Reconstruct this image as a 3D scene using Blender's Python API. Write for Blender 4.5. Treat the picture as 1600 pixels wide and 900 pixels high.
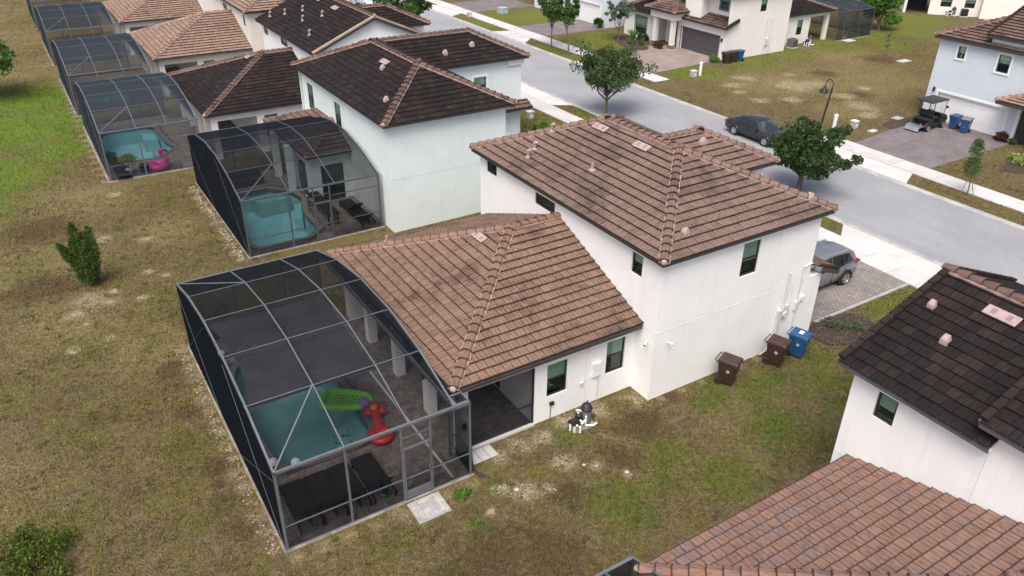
import bpy, math, random
import numpy as np
from mathutils import Vector, Matrix
R = math.radians
random.seed(7); RNG = np.random.default_rng(11)
for o in list(bpy.data.objects): bpy.data.objects.remove(o)
SC = bpy.context.scene; COL = SC.collection

# ------------------------------------------------------------------ camera, sky, sun, exposure
F_PX, PITCH, ROLL, YAW, CAM_H = 1233.28, R(29.756), R(0.704), R(32.233), 18.0
fw = Vector((math.sin(YAW)*math.cos(PITCH), math.cos(YAW)*math.cos(PITCH), -math.sin(PITCH)))
rt = Vector((math.cos(YAW), -math.sin(YAW), 0)); up = rt.cross(fw)
r2 = rt*math.cos(ROLL) + up*math.sin(ROLL); u2 = up*math.cos(ROLL) - rt*math.sin(ROLL)
cam = bpy.data.objects.new('camera', bpy.data.cameras.new('camera')); COL.objects.link(cam)
cam.matrix_world = Matrix(((r2.x, u2.x, -fw.x, 0), (r2.y, u2.y, -fw.y, 0), (r2.z, u2.z, -fw.z, CAM_H), (0, 0, 0, 1)))
cam.data.sensor_width = 36; cam.data.lens = F_PX*36/1600; cam.data.clip_end = 6000; cam.data.clip_start = .1
SC.camera = cam
SUN_EL, SUN_AZ = R(60), R(226)          # azimuth clockwise from +Y: a veiled sun high up, behind the camera
w = bpy.data.worlds.new('World'); SC.world = w; w.use_nodes = True
nt = w.node_tree; nt.nodes.clear()
sky = nt.nodes.new('ShaderNodeTexSky'); sky.sky_type = 'NISHITA'; sky.sun_disc = False
sky.sun_elevation = SUN_EL; sky.sun_rotation = SUN_AZ; sky.air_density = .55; sky.dust_density = 4.5; sky.ozone_density = .0
bg = nt.nodes.new('ShaderNodeBackground'); bg.inputs[1].default_value = .15
wo = nt.nodes.new('ShaderNodeOutputWorld'); nt.links.new(sky.outputs[0], bg.inputs[0]); nt.links.new(bg.outputs[0], wo.inputs[0])
sun = bpy.data.objects.new('sun', bpy.data.lights.new('sun', 'SUN')); COL.objects.link(sun)
sun.data.energy = 1.3; sun.data.angle = R(34); sun.data.color = (1, .975, .935)
sd = Vector((math.sin(SUN_AZ)*math.cos(SUN_EL), math.cos(SUN_AZ)*math.cos(SUN_EL), math.sin(SUN_EL)))
sun.rotation_euler = sd.to_track_quat('Z', 'Y').to_euler(); sun.location = sd*80
SC.view_settings.view_transform = 'Standard'; SC.view_settings.look = 'None'
SC.view_settings.exposure = 0.74; SC.view_settings.gamma = 1
SC.cycles.transparent_max_bounces = 32; SC.cycles.max_bounces = 8

# ------------------------------------------------------------------ helpers
WO = {}
def woff(o): return WO.get(o.name, Vector((0, 0, 0))) if o else Vector((0, 0, 0))
def link(name, data, parent=None):
    o = bpy.data.objects.new(name, data); COL.objects.link(o)
    if parent: o.parent = parent
    return o
def tag(o, label=None, cat=None, group=None, kind=None):
    if label: o['label'] = label
    if cat: o['category'] = cat
    if group: o['group'] = group
    if kind: o['kind'] = kind
    return o
def thing(name, label, cat, loc, rz=0, group=None):
    o = link(name, None); o.location = loc; o.rotation_euler = (0, 0, rz); o.empty_display_size = .2
    WO[o.name] = Vector(loc); return tag(o, label, cat, group)
def copy_tree(o, parent=None):
    c = o.copy(); COL.objects.link(c); c.parent = parent
    for ch in list(o.children): copy_tree(ch, c)
    return c
class MB:
    def __init__(s): s.v = []; s.f = []; s.m = []; s.uv = []
    def add(s, vs, fs, mi=0, uvs=None):
        b = len(s.v); s.v += [tuple(p) for p in vs]
        for k, f in enumerate(fs):
            s.f.append([b+i for i in f]); s.m.append(mi if isinstance(mi, int) else mi[k]); s.uv.append(uvs[k] if uvs else None)
        return s
    def box(s, x0, y0, z0, x1, y1, z1, mi=0):
        vs = [(x, y, z) for z in (z0, z1) for y in (y0, y1) for x in (x0, x1)]
        return s.add(vs, [(0, 2, 3, 1), (4, 5, 7, 6), (0, 1, 5, 4), (2, 6, 7, 3), (0, 4, 6, 2), (1, 3, 7, 5)], mi)
    def taper(s, c, a, b, h, ta, tb, mi=0, dx=0, dy=0):      # frustum box: base a x b, top ta x tb
        x, y, z = c
        vs = [(x-a, y-b, z), (x+a, y-b, z), (x-a, y+b, z), (x+a, y+b, z), (x+dx-ta, y+dy-tb, z+h), (x+dx+ta, y+dy-tb, z+h), (x+dx-ta, y+dy+tb, z+h), (x+dx+ta, y+dy+tb, z+h)]
        return s.add(vs, [(0, 2, 3, 1), (4, 5, 7, 6), (0, 1, 5, 4), (2, 6, 7, 3), (0, 4, 6, 2), (1, 3, 7, 5)], mi)
    def bar(s, p0, p1, wd, ht=None, upv=(0, 0, 1), mi=0):
        p0 = Vector(p0); p1 = Vector(p1); d = (p1-p0).normalized(); uv_ = Vector(upv)
        if abs(d.dot(uv_)) > .98: uv_ = Vector((1, 0, 0))
        sx = d.cross(uv_).normalized(); sy = sx.cross(d); ht = ht or wd
        a = sx*wd/2; b = sy*ht/2
        vs = [p0-a-b, p0+a-b, p0+a+b, p0-a+b, p1-a-b, p1+a-b, p1+a+b, p1-a+b]
        return s.add(vs, [(0, 1, 2, 3), (7, 6, 5, 4), (0, 4, 5, 1), (1, 5, 6, 2), (2, 6, 7, 3), (3, 7, 4, 0)], mi)
    def path(s, pts, rs, n=8, mi=0, caps=True):
        pts = [Vector(p) for p in pts]
        if not hasattr(rs, '__len__'): rs = [rs]*len(pts)
        vs = []; fs = []; prev = None
        for i, p in enumerate(pts):
            d = (pts[min(i+1, len(pts)-1)]-pts[max(i-1, 0)]).normalized()
            if prev is None: a = d.orthogonal().normalized()
            else:
                a = prev - d*prev.dot(d); a = a.normalized() if a.length > 1e-5 else d.orthogonal().normalized()
            prev = a; b = d.cross(a)
            for k in range(n):
                t = 2*math.pi*k/n; vs.append(p + (a*math.cos(t)+b*math.sin(t))*rs[i])
        for i in range(len(pts)-1):
            for k in range(n): fs.append((i*n+k, i*n+(k+1) % n, (i+1)*n+(k+1) % n, (i+1)*n+k))
        if caps: fs += [tuple(range(n-1, -1, -1)), tuple((len(pts)-1)*n+k for k in range(n))]
        return s.add(vs, fs, mi)
    def lathe(s, prof, c=(0, 0, 0), n=20, mi=0, axis='z', sx=1, sy=1):
        vs = []; fs = []
        for r_, z in prof:
            for k in range(n):
                t = 2*math.pi*k/n; p = (r_*math.cos(t)*sx, r_*math.sin(t)*sy, z)
                if axis == 'y': p = (p[0], p[2], p[1])
                if axis == 'x': p = (p[2], p[0], p[1])
                vs.append((c[0]+p[0], c[1]+p[1], c[2]+p[2]))
        for i in range(len(prof)-1):
            for k in range(n): fs.append((i*n+k, i*n+(k+1) % n, (i+1)*n+(k+1) % n, (i+1)*n+k))
        fs += [tuple(range(n-1, -1, -1)), tuple((len(prof)-1)*n+k for k in range(n))]
        return s.add(vs, fs, mi)
    def ball(s, c, r_, n=14, m=8, mi=0, sx=1, sy=1, sz=1):
        return s.lathe([(max(1e-3, r_*math.sin(math.pi*i/m)), -r_*math.cos(math.pi*i/m)*sz) for i in range(m+1)], c, n, mi, 'z', sx, sy)
    def torus(s, c, Ra, r_, n=24, m=10, mi=0, sx=1, sy=1, sz=1):
        vs = []; fs = []
        for i in range(n):
            t = 2*math.pi*i/n
            for k in range(m):
                q = 2*math.pi*k/m; rr = Ra+r_*math.cos(q)
                vs.append((c[0]+rr*math.cos(t)*sx, c[1]+rr*math.sin(t)*sy, c[2]+r_*math.sin(q)*sz))
        for i in range(n):
            for k in range(m): fs.append((i*m+k, ((i+1) % n)*m+k, ((i+1) % n)*m+(k+1) % m, i*m+(k+1) % m))
        return s.add(vs, fs, mi)
    def prism(s, poly, z0, z1, mi=0):
        n = len(poly); vs = [(x, y, z0) for x, y in poly]+[(x, y, z1) for x, y in poly]
        fs = [tuple(range(n-1, -1, -1)), tuple(range(n, 2*n))]+[(i, (i+1) % n, n+(i+1) % n, n+i) for i in range(n)]
        return s.add(vs, fs, mi)
    def sideprism(s, poly, y0, y1, mi=0):                # poly in xz, extruded along y
        n = len(poly); vs = [(x, y0, z) for x, z in poly]+[(x, y1, z) for x, z in poly]
        fs = [tuple(range(n)), tuple(range(2*n-1, n-1, -1))]+[((i+1) % n, i, n+i, n+(i+1) % n) for i in range(n)]
        return s.add(vs, fs, mi)
    def mesh(s, name, mats, off=Vector((0, 0, 0)), smooth=False, sharp=35):
        me = bpy.data.meshes.new(name)
        me.from_pydata([(x-off.x, y-off.y, z-off.z) for x, y, z in s.v], [], s.f)
        for m_ in (mats if isinstance(mats, (list, tuple)) else [mats]): me.materials.append(m_)
        if any(s.m): me.polygons.foreach_set('material_index', s.m)
        if any(u_ is not None for u_ in s.uv):
            lay = me.uv_layers.new(name='UVMap'); flat = []
            for f, u_ in zip(s.f, s.uv):
                for i in range(len(f)): flat += list(u_[i]) if u_ else [0, 0]
            lay.data.foreach_set('uv', flat)
        if smooth:
            me.shade_smooth()
            if sharp: me.set_sharp_from_angle(angle=R(sharp))
        me.validate(); me.update(); return me
    def build(s, name, mats, parent=None, smooth=False, world=True, bevel=0, sharp=35):
        off = woff(parent) if world else Vector((0, 0, 0))
        o = link(name, s.mesh(name, mats, off, smooth, sharp), parent)
        WO[o.name] = off
        if bevel:
            b = o.modifiers.new('bevel', 'BEVEL'); b.width = bevel; b.segments = 2; b.limit_method = 'ANGLE'; b.angle_limit = R(40)
        return o
def smooth_ring(pts, n=4):                               # Chaikin-rounded closed outline
    for _ in range(n):
        q = []
        for i in range(len(pts)):
            a = pts[i]; b = pts[(i+1) % len(pts)]
            q += [(a[0]*.75+b[0]*.25, a[1]*.75+b[1]*.25), (a[0]*.25+b[0]*.75, a[1]*.25+b[1]*.75)]
        pts = q
    return pts

# ------------------------------------------------------------------ materials
class NT:
    def __init__(s, name):
        s.mat = bpy.data.materials.new(name); s.mat.use_nodes = True; s.t = s.mat.node_tree; s.t.nodes.clear()
        s.out = s.n('OutputMaterial'); s.p = None
    def n(s, ty, **kw):
        nd = s.t.nodes.new('ShaderNode'+ty)
        for k, v in kw.items(): setattr(nd, k, v)
        return nd
    def l(s, a, b): s.t.links.new(a, b)
    def setv(s, sock, v):
        if hasattr(v, 'is_output'): s.l(v, sock)
        elif isinstance(v, (tuple, list)) and len(v) == 3 and sock.type == 'RGBA': sock.default_value = (*v, 1)
        else: sock.default_value = v
    def princ(s, col, rough=.6, metal=0, spec=.5, bump=None, bdist=.02, bstr=1, **kw):
        p = s.n('BsdfPrincipled'); s.p = p
        s.setv(p.inputs['Base Color'], col); s.setv(p.inputs['Roughness'], rough); s.setv(p.inputs['Metallic'], metal); s.setv(p.inputs['Specular IOR Level'], spec)
        for k, v in kw.items(): s.setv(p.inputs[k.replace('_', ' ')], v)
        if bump is not None:
            b = s.n('Bump'); b.inputs['Distance'].default_value = bdist; b.inputs['Strength'].default_value = bstr; s.l(bump, b.inputs['Height']); s.l(b.outputs[0], p.inputs['Normal'])
        s.l(p.outputs[0], s.out.inputs[0]); return s.mat
    def pos(s): return s.n('NewGeometry').outputs['Position']
    def obj(s): return s.n('TexCoord').outputs['Object']
    def uv(s): return s.n('TexCoord').outputs['UV']
    def vscale(s, v, sc, off=(0, 0, 0)):
        m = s.n('Mapping'); s.l(v, m.inputs[0]); m.inputs['Scale'].default_value = sc; m.inputs['Location'].default_value = off; return m.outputs[0]
    def noise(s, v, scale, detail=3, rough=.55, dist=0):
        nd = s.n('TexNoise'); s.l(v, nd.inputs['Vector']); nd.inputs['Scale'].default_value = scale; nd.inputs['Detail'].default_value = detail
        nd.inputs['Roughness'].default_value = rough; nd.inputs['Distortion'].default_value = dist; return nd.outputs[0]
    def math(s, op, a, b=0, clamp=False):
        m = s.n('Math', operation=op); m.use_clamp = clamp; s.setv(m.inputs[0], a); s.setv(m.inputs[1], b); return m.outputs[0]
    def rng(s, v, a, b, c=0, d=1, sm=True):
        m = s.n('MapRange'); m.interpolation_type = 'SMOOTHSTEP' if sm else 'LINEAR'
        s.l(v, m.inputs[0])
        for k, q in enumerate((a, b, c, d)): m.inputs[k+1].default_value = q
        return m.outputs[0]
    def mix(s, fac, a, b, bt='MIX'):
        m = s.n('Mix', data_type='RGBA'); m.blend_type = bt; s.setv(m.inputs[0], fac); s.setv(m.inputs[6], a); s.setv(m.inputs[7], b); return m.outputs[2]
    def ramp(s, v, stops):
        r_ = s.n('ValToRGB'); s.l(v, r_.inputs[0]); e = r_.color_ramp.elements
        while len(e) < len(stops): e.new(.5)
        for q, (p, c) in zip(e, stops): q.position = p; q.color = (*c, 1)
        return r_.outputs[0]
    def vary(s, col, v, scale, amt):                     # multiply a colour by 1 +- amt of noise
        f = s.rng(s.noise(v, scale, 4), .3, .7, 1-amt, 1+amt); m = s.n('Vector' + 'Math', operation='SCALE')
        s.setv(m.inputs[0], col); s.l(f, m.inputs['Scale']); return m.outputs[0]
    def schlick(s, f0, nrm=None):                         # reflectance, the same from either side of the sheet
        ge = s.n('NewGeometry'); d = s.n('VectorMath', operation='DOT_PRODUCT'); s.l(nrm or ge.outputs['Normal'], d.inputs[0]); s.l(ge.outputs['Incoming'], d.inputs[1])
        k = s.math('POWER', s.math('SUBTRACT', 1.0, s.math('ABSOLUTE', d.outputs['Value']), True), 5.0); return s.math('ADD', s.math('MULTIPLY', k, 1-f0), f0, True)
    def rand(s):
        g_ = s.n('NewGeometry').outputs['Random Per Island']; o_ = s.n('ObjectInfo').outputs['Random']
        return s.math('FRACT', s.math('ADD', g_, o_))
def plain(name, col, rough=.6, metal=0, var=.08, scale=3, bump=0, bscale=40, spec=.5, world=False, **kw):
    t = NT(name); v = t.pos() if world else t.obj()
    c = t.vary(t.mix(0, col, col), v, scale, var) if var else col
    b = t.noise(v, bscale, 3) if bump else None
    return t.princ(c, rough, metal, spec, b, bump, **kw)
MT = {}
def mat_stucco(name, col, streak=.1, dirt=(.30, .29, .25)):
    t = NT(name); p = t.pos()
    c = t.vary(t.mix(0, col, col), p, .9, .025)
    st = t.rng(t.noise(t.vscale(p, (3.2, 3.2, .22)), 1.6, 4), .5, .78)           # rain streaks
    c = t.mix(t.math('MULTIPLY', st, streak), c, dirt)
    bl = t.rng(t.noise(p, .7, 5), .52, .8); c = t.mix(t.math('MULTIPLY', bl, streak*.7), c, (.42, .42, .40))
    bn = t.math('ADD', t.noise(p, 55, 3), t.math('MULTIPLY', t.noise(p, 7, 2), .6))
    return t.princ(c, .88, 0, .25, bn, .006)
def mat_tile(name, cols, stain, stain_lo=.5, stain_hi=.72, dark=(.010, .0085, .009), groove=.28):
    t = NT(name); p = t.pos(); uv = t.uv()
    rn = t.rand(); c = t.ramp(rn, [(i/(len(cols)-1), q) for i, q in enumerate(cols)])
    ad = t.n('VectorMath', operation='ADD'); t.l(t.vscale(uv, (5.5, .7, 1)), ad.inputs[0]); cb = t.n('CombineXYZ'); t.l(t.math('MULTIPLY', rn, 40), cb.inputs[1]); t.l(cb.outputs[0], ad.inputs[1])
    sx_ = t.n('SeparateXYZ'); t.l(uv, sx_.inputs[0]); mid = t.rng(t.math('ABSOLUTE', t.math('SUBTRACT', sx_.outputs[0], .5)), .0, .045, 0, 1)
    gr = t.math('MULTIPLY', t.noise(ad.outputs[0], 1.9, 3, .65), t.math('ADD', t.math('MULTIPLY', mid, .4), .6))
    f = t.rng(gr, .22, .60, 1-groove*2.0, 1.2); m = t.n('VectorMath', operation='SCALE'); t.l(c, m.inputs[0]); t.l(f, m.inputs['Scale']); c = m.outputs[0]
    big = t.noise(p, .55, 5, .6, .6); fine = t.noise(p, 3.2, 5, .7); tl = t.math('MULTIPLY', t.math('SUBTRACT', rn, .5), .07)
    k = t.math('ADD', t.math('ADD', t.math('MULTIPLY', big, .6), t.math('MULTIPLY', fine, .4)), tl)
    k = t.math('MULTIPLY', t.rng(k, stain_lo, stain_hi), stain)
    c = t.mix(k, c, dark)
    k2 = t.math('MULTIPLY', t.math('MULTIPLY', t.rng(gr, .42, .24), t.rng(t.noise(p, 1.4, 4, .6), .34, .56)), min(1, stain)); c = t.mix(k2, c, dark)
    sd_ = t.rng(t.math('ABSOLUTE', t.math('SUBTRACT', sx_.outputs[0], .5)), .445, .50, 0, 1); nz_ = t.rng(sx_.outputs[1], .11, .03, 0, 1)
    c = t.mix(t.math('MAXIMUM', t.math('MULTIPLY', sd_, .30), t.math('MULTIPLY', nz_, .85)), c, dark)                 # dark seam lines painted along the joints and noses to define each tile
    lic = t.math('MULTIPLY', t.rng(t.noise(p, 9, 4), .62, .74), .3 if cols[0][0] > .05 else .05); c = t.mix(lic, c, (.30, .26, .22))
    return t.princ(c, .9, 0, .2, gr, .014)
ROOFS = {
 'rust': ([(.195, .121, .085), (.212, .134, .095), (.226, .147, .106), (.20, .126, .089), (.22, .140, .10)], .7, .44, .74),
 'rose': ([(.172, .115, .090), (.19, .129, .102), (.204, .141, .113), (.178, .12, .095)], .66, .44, .74),
 'red': ([(.188, .110, .082), (.21, .124, .094), (.225, .138, .105), (.195, .122, .10), (.19, .132, .118)], .5, .52, .76),
 'pink': ([(.235, .155, .115), (.275, .185, .14), (.305, .21, .162), (.25, .165, .125)], .5, .50, .74),
 'black': ([(.015, .0115, .0115), (.019, .014, .0135), (.040, .026, .022), (.017, .013, .013)], .7, .36, .68),
 'brown': ([(.13, .085, .07), (.16, .105, .085), (.19, .125, .10), (.14, .09, .075)], .7, .45, .66)}
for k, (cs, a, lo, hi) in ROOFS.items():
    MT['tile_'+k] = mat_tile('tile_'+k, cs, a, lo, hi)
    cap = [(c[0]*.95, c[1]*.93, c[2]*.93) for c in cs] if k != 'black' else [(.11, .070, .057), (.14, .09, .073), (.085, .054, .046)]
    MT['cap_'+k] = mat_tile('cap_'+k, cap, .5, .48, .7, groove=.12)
MT['mortar'] = plain('mortar', (.37, .25, .215), .9, var=.25, scale=6, bump=.01, bscale=20, world=True)
MT['underlay'] = plain('underlay', (.025, .022, .022), .95, var=.1)
MT['vent'] = plain('vent_paint', (.38, .285, .27), .6, var=.12, scale=8)
MT['vent_slot'] = plain('vent_slot', (.26, .17, .17), .8)
MT['fascia'] = plain('fascia', (.055, .048, .046), .5, var=.12, scale=1.5, world=True)
MT['fascia_grey'] = plain('fascia_grey', (.10, .105, .115), .45, var=.1, scale=1.5, world=True)
MT['fascia_tan'] = plain('fascia_tan', (.40, .31, .21), .7, var=.15, scale=2, world=True)
MT['white'] = mat_stucco('stucco_white', (.865, .866, .838), .085)
MT['mint'] = mat_stucco('stucco_mint', (.715, .79, .765), .10)
MT['cream'] = mat_stucco('stucco_cream', (.72, .69, .62), .12)
MT['ivory'] = mat_stucco('stucco_ivory', (.79, .765, .71), .05)
MT['blue_stucco'] = mat_stucco('stucco_blue', (.60, .66, .70), .04)
MT['trim_white'] = plain('trim_white', (.82, .82, .80), .6, var=.03)
MT['bronze'] = plain('bronze_frame', (.028, .027, .027), .4, var=.1)
MT['frame_grey'] = plain('cage_metal', (.155, .172, .187), .42, .25, var=.10, scale=2, world=True)
MT['frame_dark'] = plain('cage_metal_dark', (.10, .11, .12), .45, .25, var=.10, scale=2, world=True)
MT['steel'] = plain('steel', (.5, .5, .5), .35, .9, var=.1)
MT['black'] = plain('black_plastic', (.018, .018, .019), .5, var=.15)
MT['wicker'] = plain('wicker', (.010, .009, .009), .75, var=.3, scale=25, bump=.006, bscale=60)
MT['interior'] = plain('interior', (.03, .03, .03), .9, var=.1)
MT['blind'] = plain('blind', (.50, .62, .54), .8, var=.05)
MT['door_dark'] = plain('door_dark', (.035, .035, .04), .5, var=.1)
MT['pvc'] = plain('pvc', (.80, .81, .82), .4, var=.05)
MT['grey_plastic'] = plain('grey_plastic', (.16, .165, .17), .45, var=.1)
MT['box_grey'] = plain('box_grey', (.60, .61, .60), .5, var=.06)
MT['brown_bin'] = plain('brown_bin', (.048, .024, .020), .42, var=.18, scale=5, bump=.003, bscale=15)
MT['blue_bin'] = plain('blue_bin', (.018, .075, .19), .4, var=.15, scale=5, bump=.003, bscale=15)
MT['sticker'] = plain('sticker', (.78, .80, .82), .5, var=.05)
MT['rubber'] = plain('rubber', (.015, .015, .016), .8, var=.1)
MT['alloy'] = plain('alloy', (.50, .51, .52), .3, .7, var=.05)
MT['chrome'] = plain('chrome', (.7, .7, .7), .15, 1, var=0)
MT['bark'] = plain('bark', (.13, .105, .085), .9, var=.3, scale=9, bump=.03, bscale=25)
MT['wood'] = plain('stake_wood', (.24, .15, .09), .8, var=.2, scale=8)
MT['rock'] = plain('rock', (.30, .27, .23), .9, var=.3, scale=5, bump=.03, bscale=9)
MT['limestone'] = plain('limestone', (.46, .42, .37), .9, var=.3, scale=5, bump=.03, bscale=9)
def mat_glass(name, tint=(.55, .62, .60), fac=.55):
    t = NT(name); tr = t.n('BsdfTransparent'); tr.inputs[0].default_value = (*tint, 1)
    gl = t.n('BsdfGlossy'); gl.inputs['Roughness'].default_value = .03; gl.inputs[0].default_value = (.9, .95, 1, 1)
    mx = t.n('MixShader'); t.l(t.schlick(.05), mx.inputs[0]); t.l(tr.outputs[0], mx.inputs[1]); t.l(gl.outputs[0], mx.inputs[2])
    t.l(mx.outputs[0], t.out.inputs[0]); return t.mat
MT['glass'] = mat_glass('window_glass', (.80, .88, .84)); MT['car_glass'] = plain('car_glass', (.012, .016, .018), .04, var=0, spec=.9); MT['car_glass_teal'] = plain('windscreen_glass', (.05, .085, .085), .05, var=0, spec=1)
def mat_screen(name, T0, col):
    # insect mesh: woven threads, so a slanting look through it passes more thread and less gap (holds for every ray alike)
    t = NT(name); ge = t.n('NewGeometry'); dt = t.n('VectorMath', operation='DOT_PRODUCT'); t.l(ge.outputs['Normal'], dt.inputs[0]); t.l(ge.outputs['Incoming'], dt.inputs[1])
    cs = t.math('MAXIMUM', t.math('ABSOLUTE', dt.outputs['Value']), .05)
    dust = t.rng(t.noise(ge.outputs['Position'], 1.3, 4), .35, .75, -.03, .05)
    T = t.math('POWER', t.math('SUBTRACT', T0, dust), t.math('DIVIDE', 1.0, cs))
    d = t.n('BsdfDiffuse'); d.inputs[0].default_value = (*col, 1); tr = t.n('BsdfTransparent'); mx = t.n('MixShader')
    t.l(T, mx.inputs[0]); t.l(d.outputs[0], mx.inputs[1]); t.l(tr.outputs[0], mx.inputs[2]); t.l(mx.outputs[0], t.out.inputs[0]); return t.mat
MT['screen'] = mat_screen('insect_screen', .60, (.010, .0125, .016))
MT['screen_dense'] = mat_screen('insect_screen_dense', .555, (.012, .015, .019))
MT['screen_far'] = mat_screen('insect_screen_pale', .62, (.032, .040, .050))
def mat_water():
    t = NT('pool_water'); p = t.pos(); tr = t.n('BsdfTransparent'); tr.inputs[0].default_value = (.66, .90, .915, 1)
    b = t.n('Bump'); b.inputs['Distance'].default_value = .004; t.l(t.noise(p, 5, 2), b.inputs['Height'])
    gl = t.n('BsdfGlossy'); gl.inputs['Roughness'].default_value = .04; t.l(b.outputs[0], gl.inputs['Normal']); 
    mx = t.n('MixShader'); t.l(t.schlick(.025, b.outputs[0]), mx.inputs[0]); t.l(tr.outputs[0], mx.inputs[1]); t.l(gl.outputs[0], mx.inputs[2]); t.l(mx.outputs[0], t.out.inputs[0]); return t.mat
MT['water'] = mat_water()
MT['plaster'] = plain('pool_plaster', (.42, .58, .60), .7, var=.08, scale=1.2, world=True)
MT['plaster_green'] = plain('pool_plaster_green', (.36, .48, .45), .7, var=.08, scale=1.2, world=True)
def leafmat(name, cols, tr=.35):
    t = NT(name); c = t.ramp(t.rand(), [(i/(len(cols)-1), q) for i, q in enumerate(cols)])
    d = t.n('BsdfPrincipled'); t.l(c, d.inputs['Base Color']); d.inputs['Roughness'].default_value = .55; d.inputs['Specular IOR Level'].default_value = .3
    tl = t.n('BsdfTranslucent'); t.l(c, tl.inputs[0]); mx = t.n('MixShader'); mx.inputs[0].default_value = tr; t.l(d.outputs[0], mx.inputs[1]); t.l(tl.outputs[0], mx.inputs[2]); t.l(mx.outputs[0], t.out.inputs[0]); return t.mat
MT['leaf_oak'] = leafmat('leaf_oak', [(.035, .070, .022), (.06, .11, .034), (.115, .165, .06), (.05, .095, .03)])
MT['leaf_dark'] = leafmat('leaf_dark', [(.026, .060, .018), (.045, .090, .026), (.08, .125, .038)])
MT['leaf_mid'] = leafmat('leaf_mid', [(.05, .11, .03), (.075, .15, .04), (.105, .185, .05)])
MT['leaf_bright'] = leafmat('leaf_bright', [(.075, .17, .028), (.11, .225, .036), (.16, .28, .05)])
MT['leaf_cypress'] = leafmat('leaf_cypress', [(.028, .060, .010), (.055, .10, .015), (.10, .145, .024)], .15)
MT['leaf_grey'] = leafmat('leaf_grey', [(.10, .155, .085), (.13, .185, .105), (.09, .13, .075)])
MT['leaf_lime'] = leafmat('leaf_lime', [(.30, .38, .10), (.38, .45, .16), (.22, .32, .07)])
MT['leaf_weed'] = leafmat('leaf_weed', [(.035, .065, .012), (.085, .125, .018), (.16, .205, .026), (.06, .10, .016)])
MT['leaf_red'] = leafmat('leaf_red', [(.10, .035, .03), (.13, .05, .04), (.08, .05, .03)])
# ------------------------------------------------------------------ roofs
TW, TE, TL, TH0, TH1, TT = .315, .355, .41, .020, .096, .018     # tile width, exposure, length, head height, nose height, thickness
def clip_poly(poly, a, b, c):                            # keep a*u+b*v+c >= 0
    out = []
    for i in range(len(poly)):
        p, q = poly[i], poly[(i+1) % len(poly)]; dp = a*p[0]+b*p[1]+c; dq = a*q[0]+b*q[1]+c
        if dp >= 0: out.append(p)
        if (dp >= 0) != (dq >= 0):
            t = dp/(dp-dq); out.append((p[0]+(q[0]-p[0])*t, p[1]+(q[1]-p[1])*t))
    return out
def area2(poly): return .5*abs(sum(poly[i][0]*poly[(i+1) % len(poly)][1]-poly[(i+1) % len(poly)][0]*poly[i][1] for i in range(len(poly))))
FULL = {}
def full_tile(kind, var):
    key = (kind, var)
    if key not in FULL:
        g = .020; w_ = TW-g; b = MB(); TH1 = .066 if kind == 'black' else .096; j = random.uniform(-.006, .008)
        vs = [(0, j, TH1), (w_, j, TH1), (w_, TL, TH0), (0, TL, TH0), (0, j, TH1-TT), (w_, j, TH1-TT), (w_, TL, TH0-TT), (0, TL, TH0-TT)]
        uq = [(0, 0), (1, 0), (1, 1), (0, 1)]
        b.add(vs, [(0, 1, 2, 3), (7, 6, 5, 4), (0, 4, 5, 1), (1, 5, 6, 2), (3, 7, 4, 0)], 0, [uq]*5)
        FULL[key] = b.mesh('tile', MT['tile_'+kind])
    return FULL[key]
def tile_face(poly3, mb, singles, rnd, TH1=TH1):
    P = [Vector(p) for p in poly3]; u = (P[1]-P[0]).normalized(); n = Vector((0, 0, 0))
    for i in range(len(P)): n += P[i].cross(P[(i+1) % len(P)])
    n.normalize(); v = n.cross(u); o = P[0]
    poly = [((p-o).dot(u), (p-o).dot(v)) for p in P]
    vmax = max(p[1] for p in poly); umin = min(p[0] for p in poly); umax = max(p[0] for p in poly)
    edges = []
    for i in range(len(poly)):
        p, q = poly[i], poly[(i+1) % len(poly)]; a, b = -(q[1]-p[1]), (q[0]-p[0]); L_ = math.hypot(a, b)
        if L_ > 1e-6 and i > 0: edges.append((a/L_, b/L_, -(a*p[0]+b*p[1])/L_))
    hh = lambda vv, v0: TH1+(TH0-TH1)*min(1, max(0, (vv-v0)/TL))
    row = 0; v0 = -.05
    while v0 < vmax:
        u0 = umin - TW*(.5 if row % 2 else 1) + .02
        while u0 < umax:
            jv = rnd.uniform(-.004, .005); rect = [(u0+.010, v0+jv), (u0+TW-.010, v0+jv), (u0+TW-.010, v0+TL), (u0+.010, v0+TL)]; p = rect
            for (a, b, c) in edges:
                p = clip_poly(p, a, b, c)
                if len(p) < 3: break
            if len(p) >= 3 and area2(p) > .004:
                if len(p) == 4 and abs(area2(p)-area2(rect)) < 1e-6:
                    M = Matrix.Identity(4); at = o+u*(u0+.010)+v*v0
                    for k in range(3): M[k][0], M[k][1], M[k][2], M[k][3] = u[k], v[k], n[k], at[k]
                    singles.append((M, len(mb.f)))
                m = len(p); jz = rnd.uniform(-.005, .006)
                top = [o+u*a+v*b+n*(hh(b, v0)+jz) for a, b in p]; bot = [q-n*TT for q in top]
                fs = [tuple(range(m)), tuple(range(2*m-1, m-1, -1))]+[(i, m+i, m+(i+1) % m, (i+1) % m) for i in range(m)]
                uu = [((a-u0)/TW, (b-v0)/TL) for a, b in p]; uvs = [uu, uu[::-1]]+[[uu[i], uu[i], uu[(i+1) % m], uu[(i+1) % m]] for i in range(m)]
                mb.add(top+bot, fs, 0, uvs)
                if singles and singles[-1][1] is not None and not isinstance(singles[-1][1], tuple) and len(p) == 4 and abs(area2(p)-area2(rect)) < 1e-6:
                    singles[-1] = (singles[-1][0], (singles[-1][1], len(mb.f), top[0]))
            u0 += TW
        v0 += TE; row += 1
CAPM = {}
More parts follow.
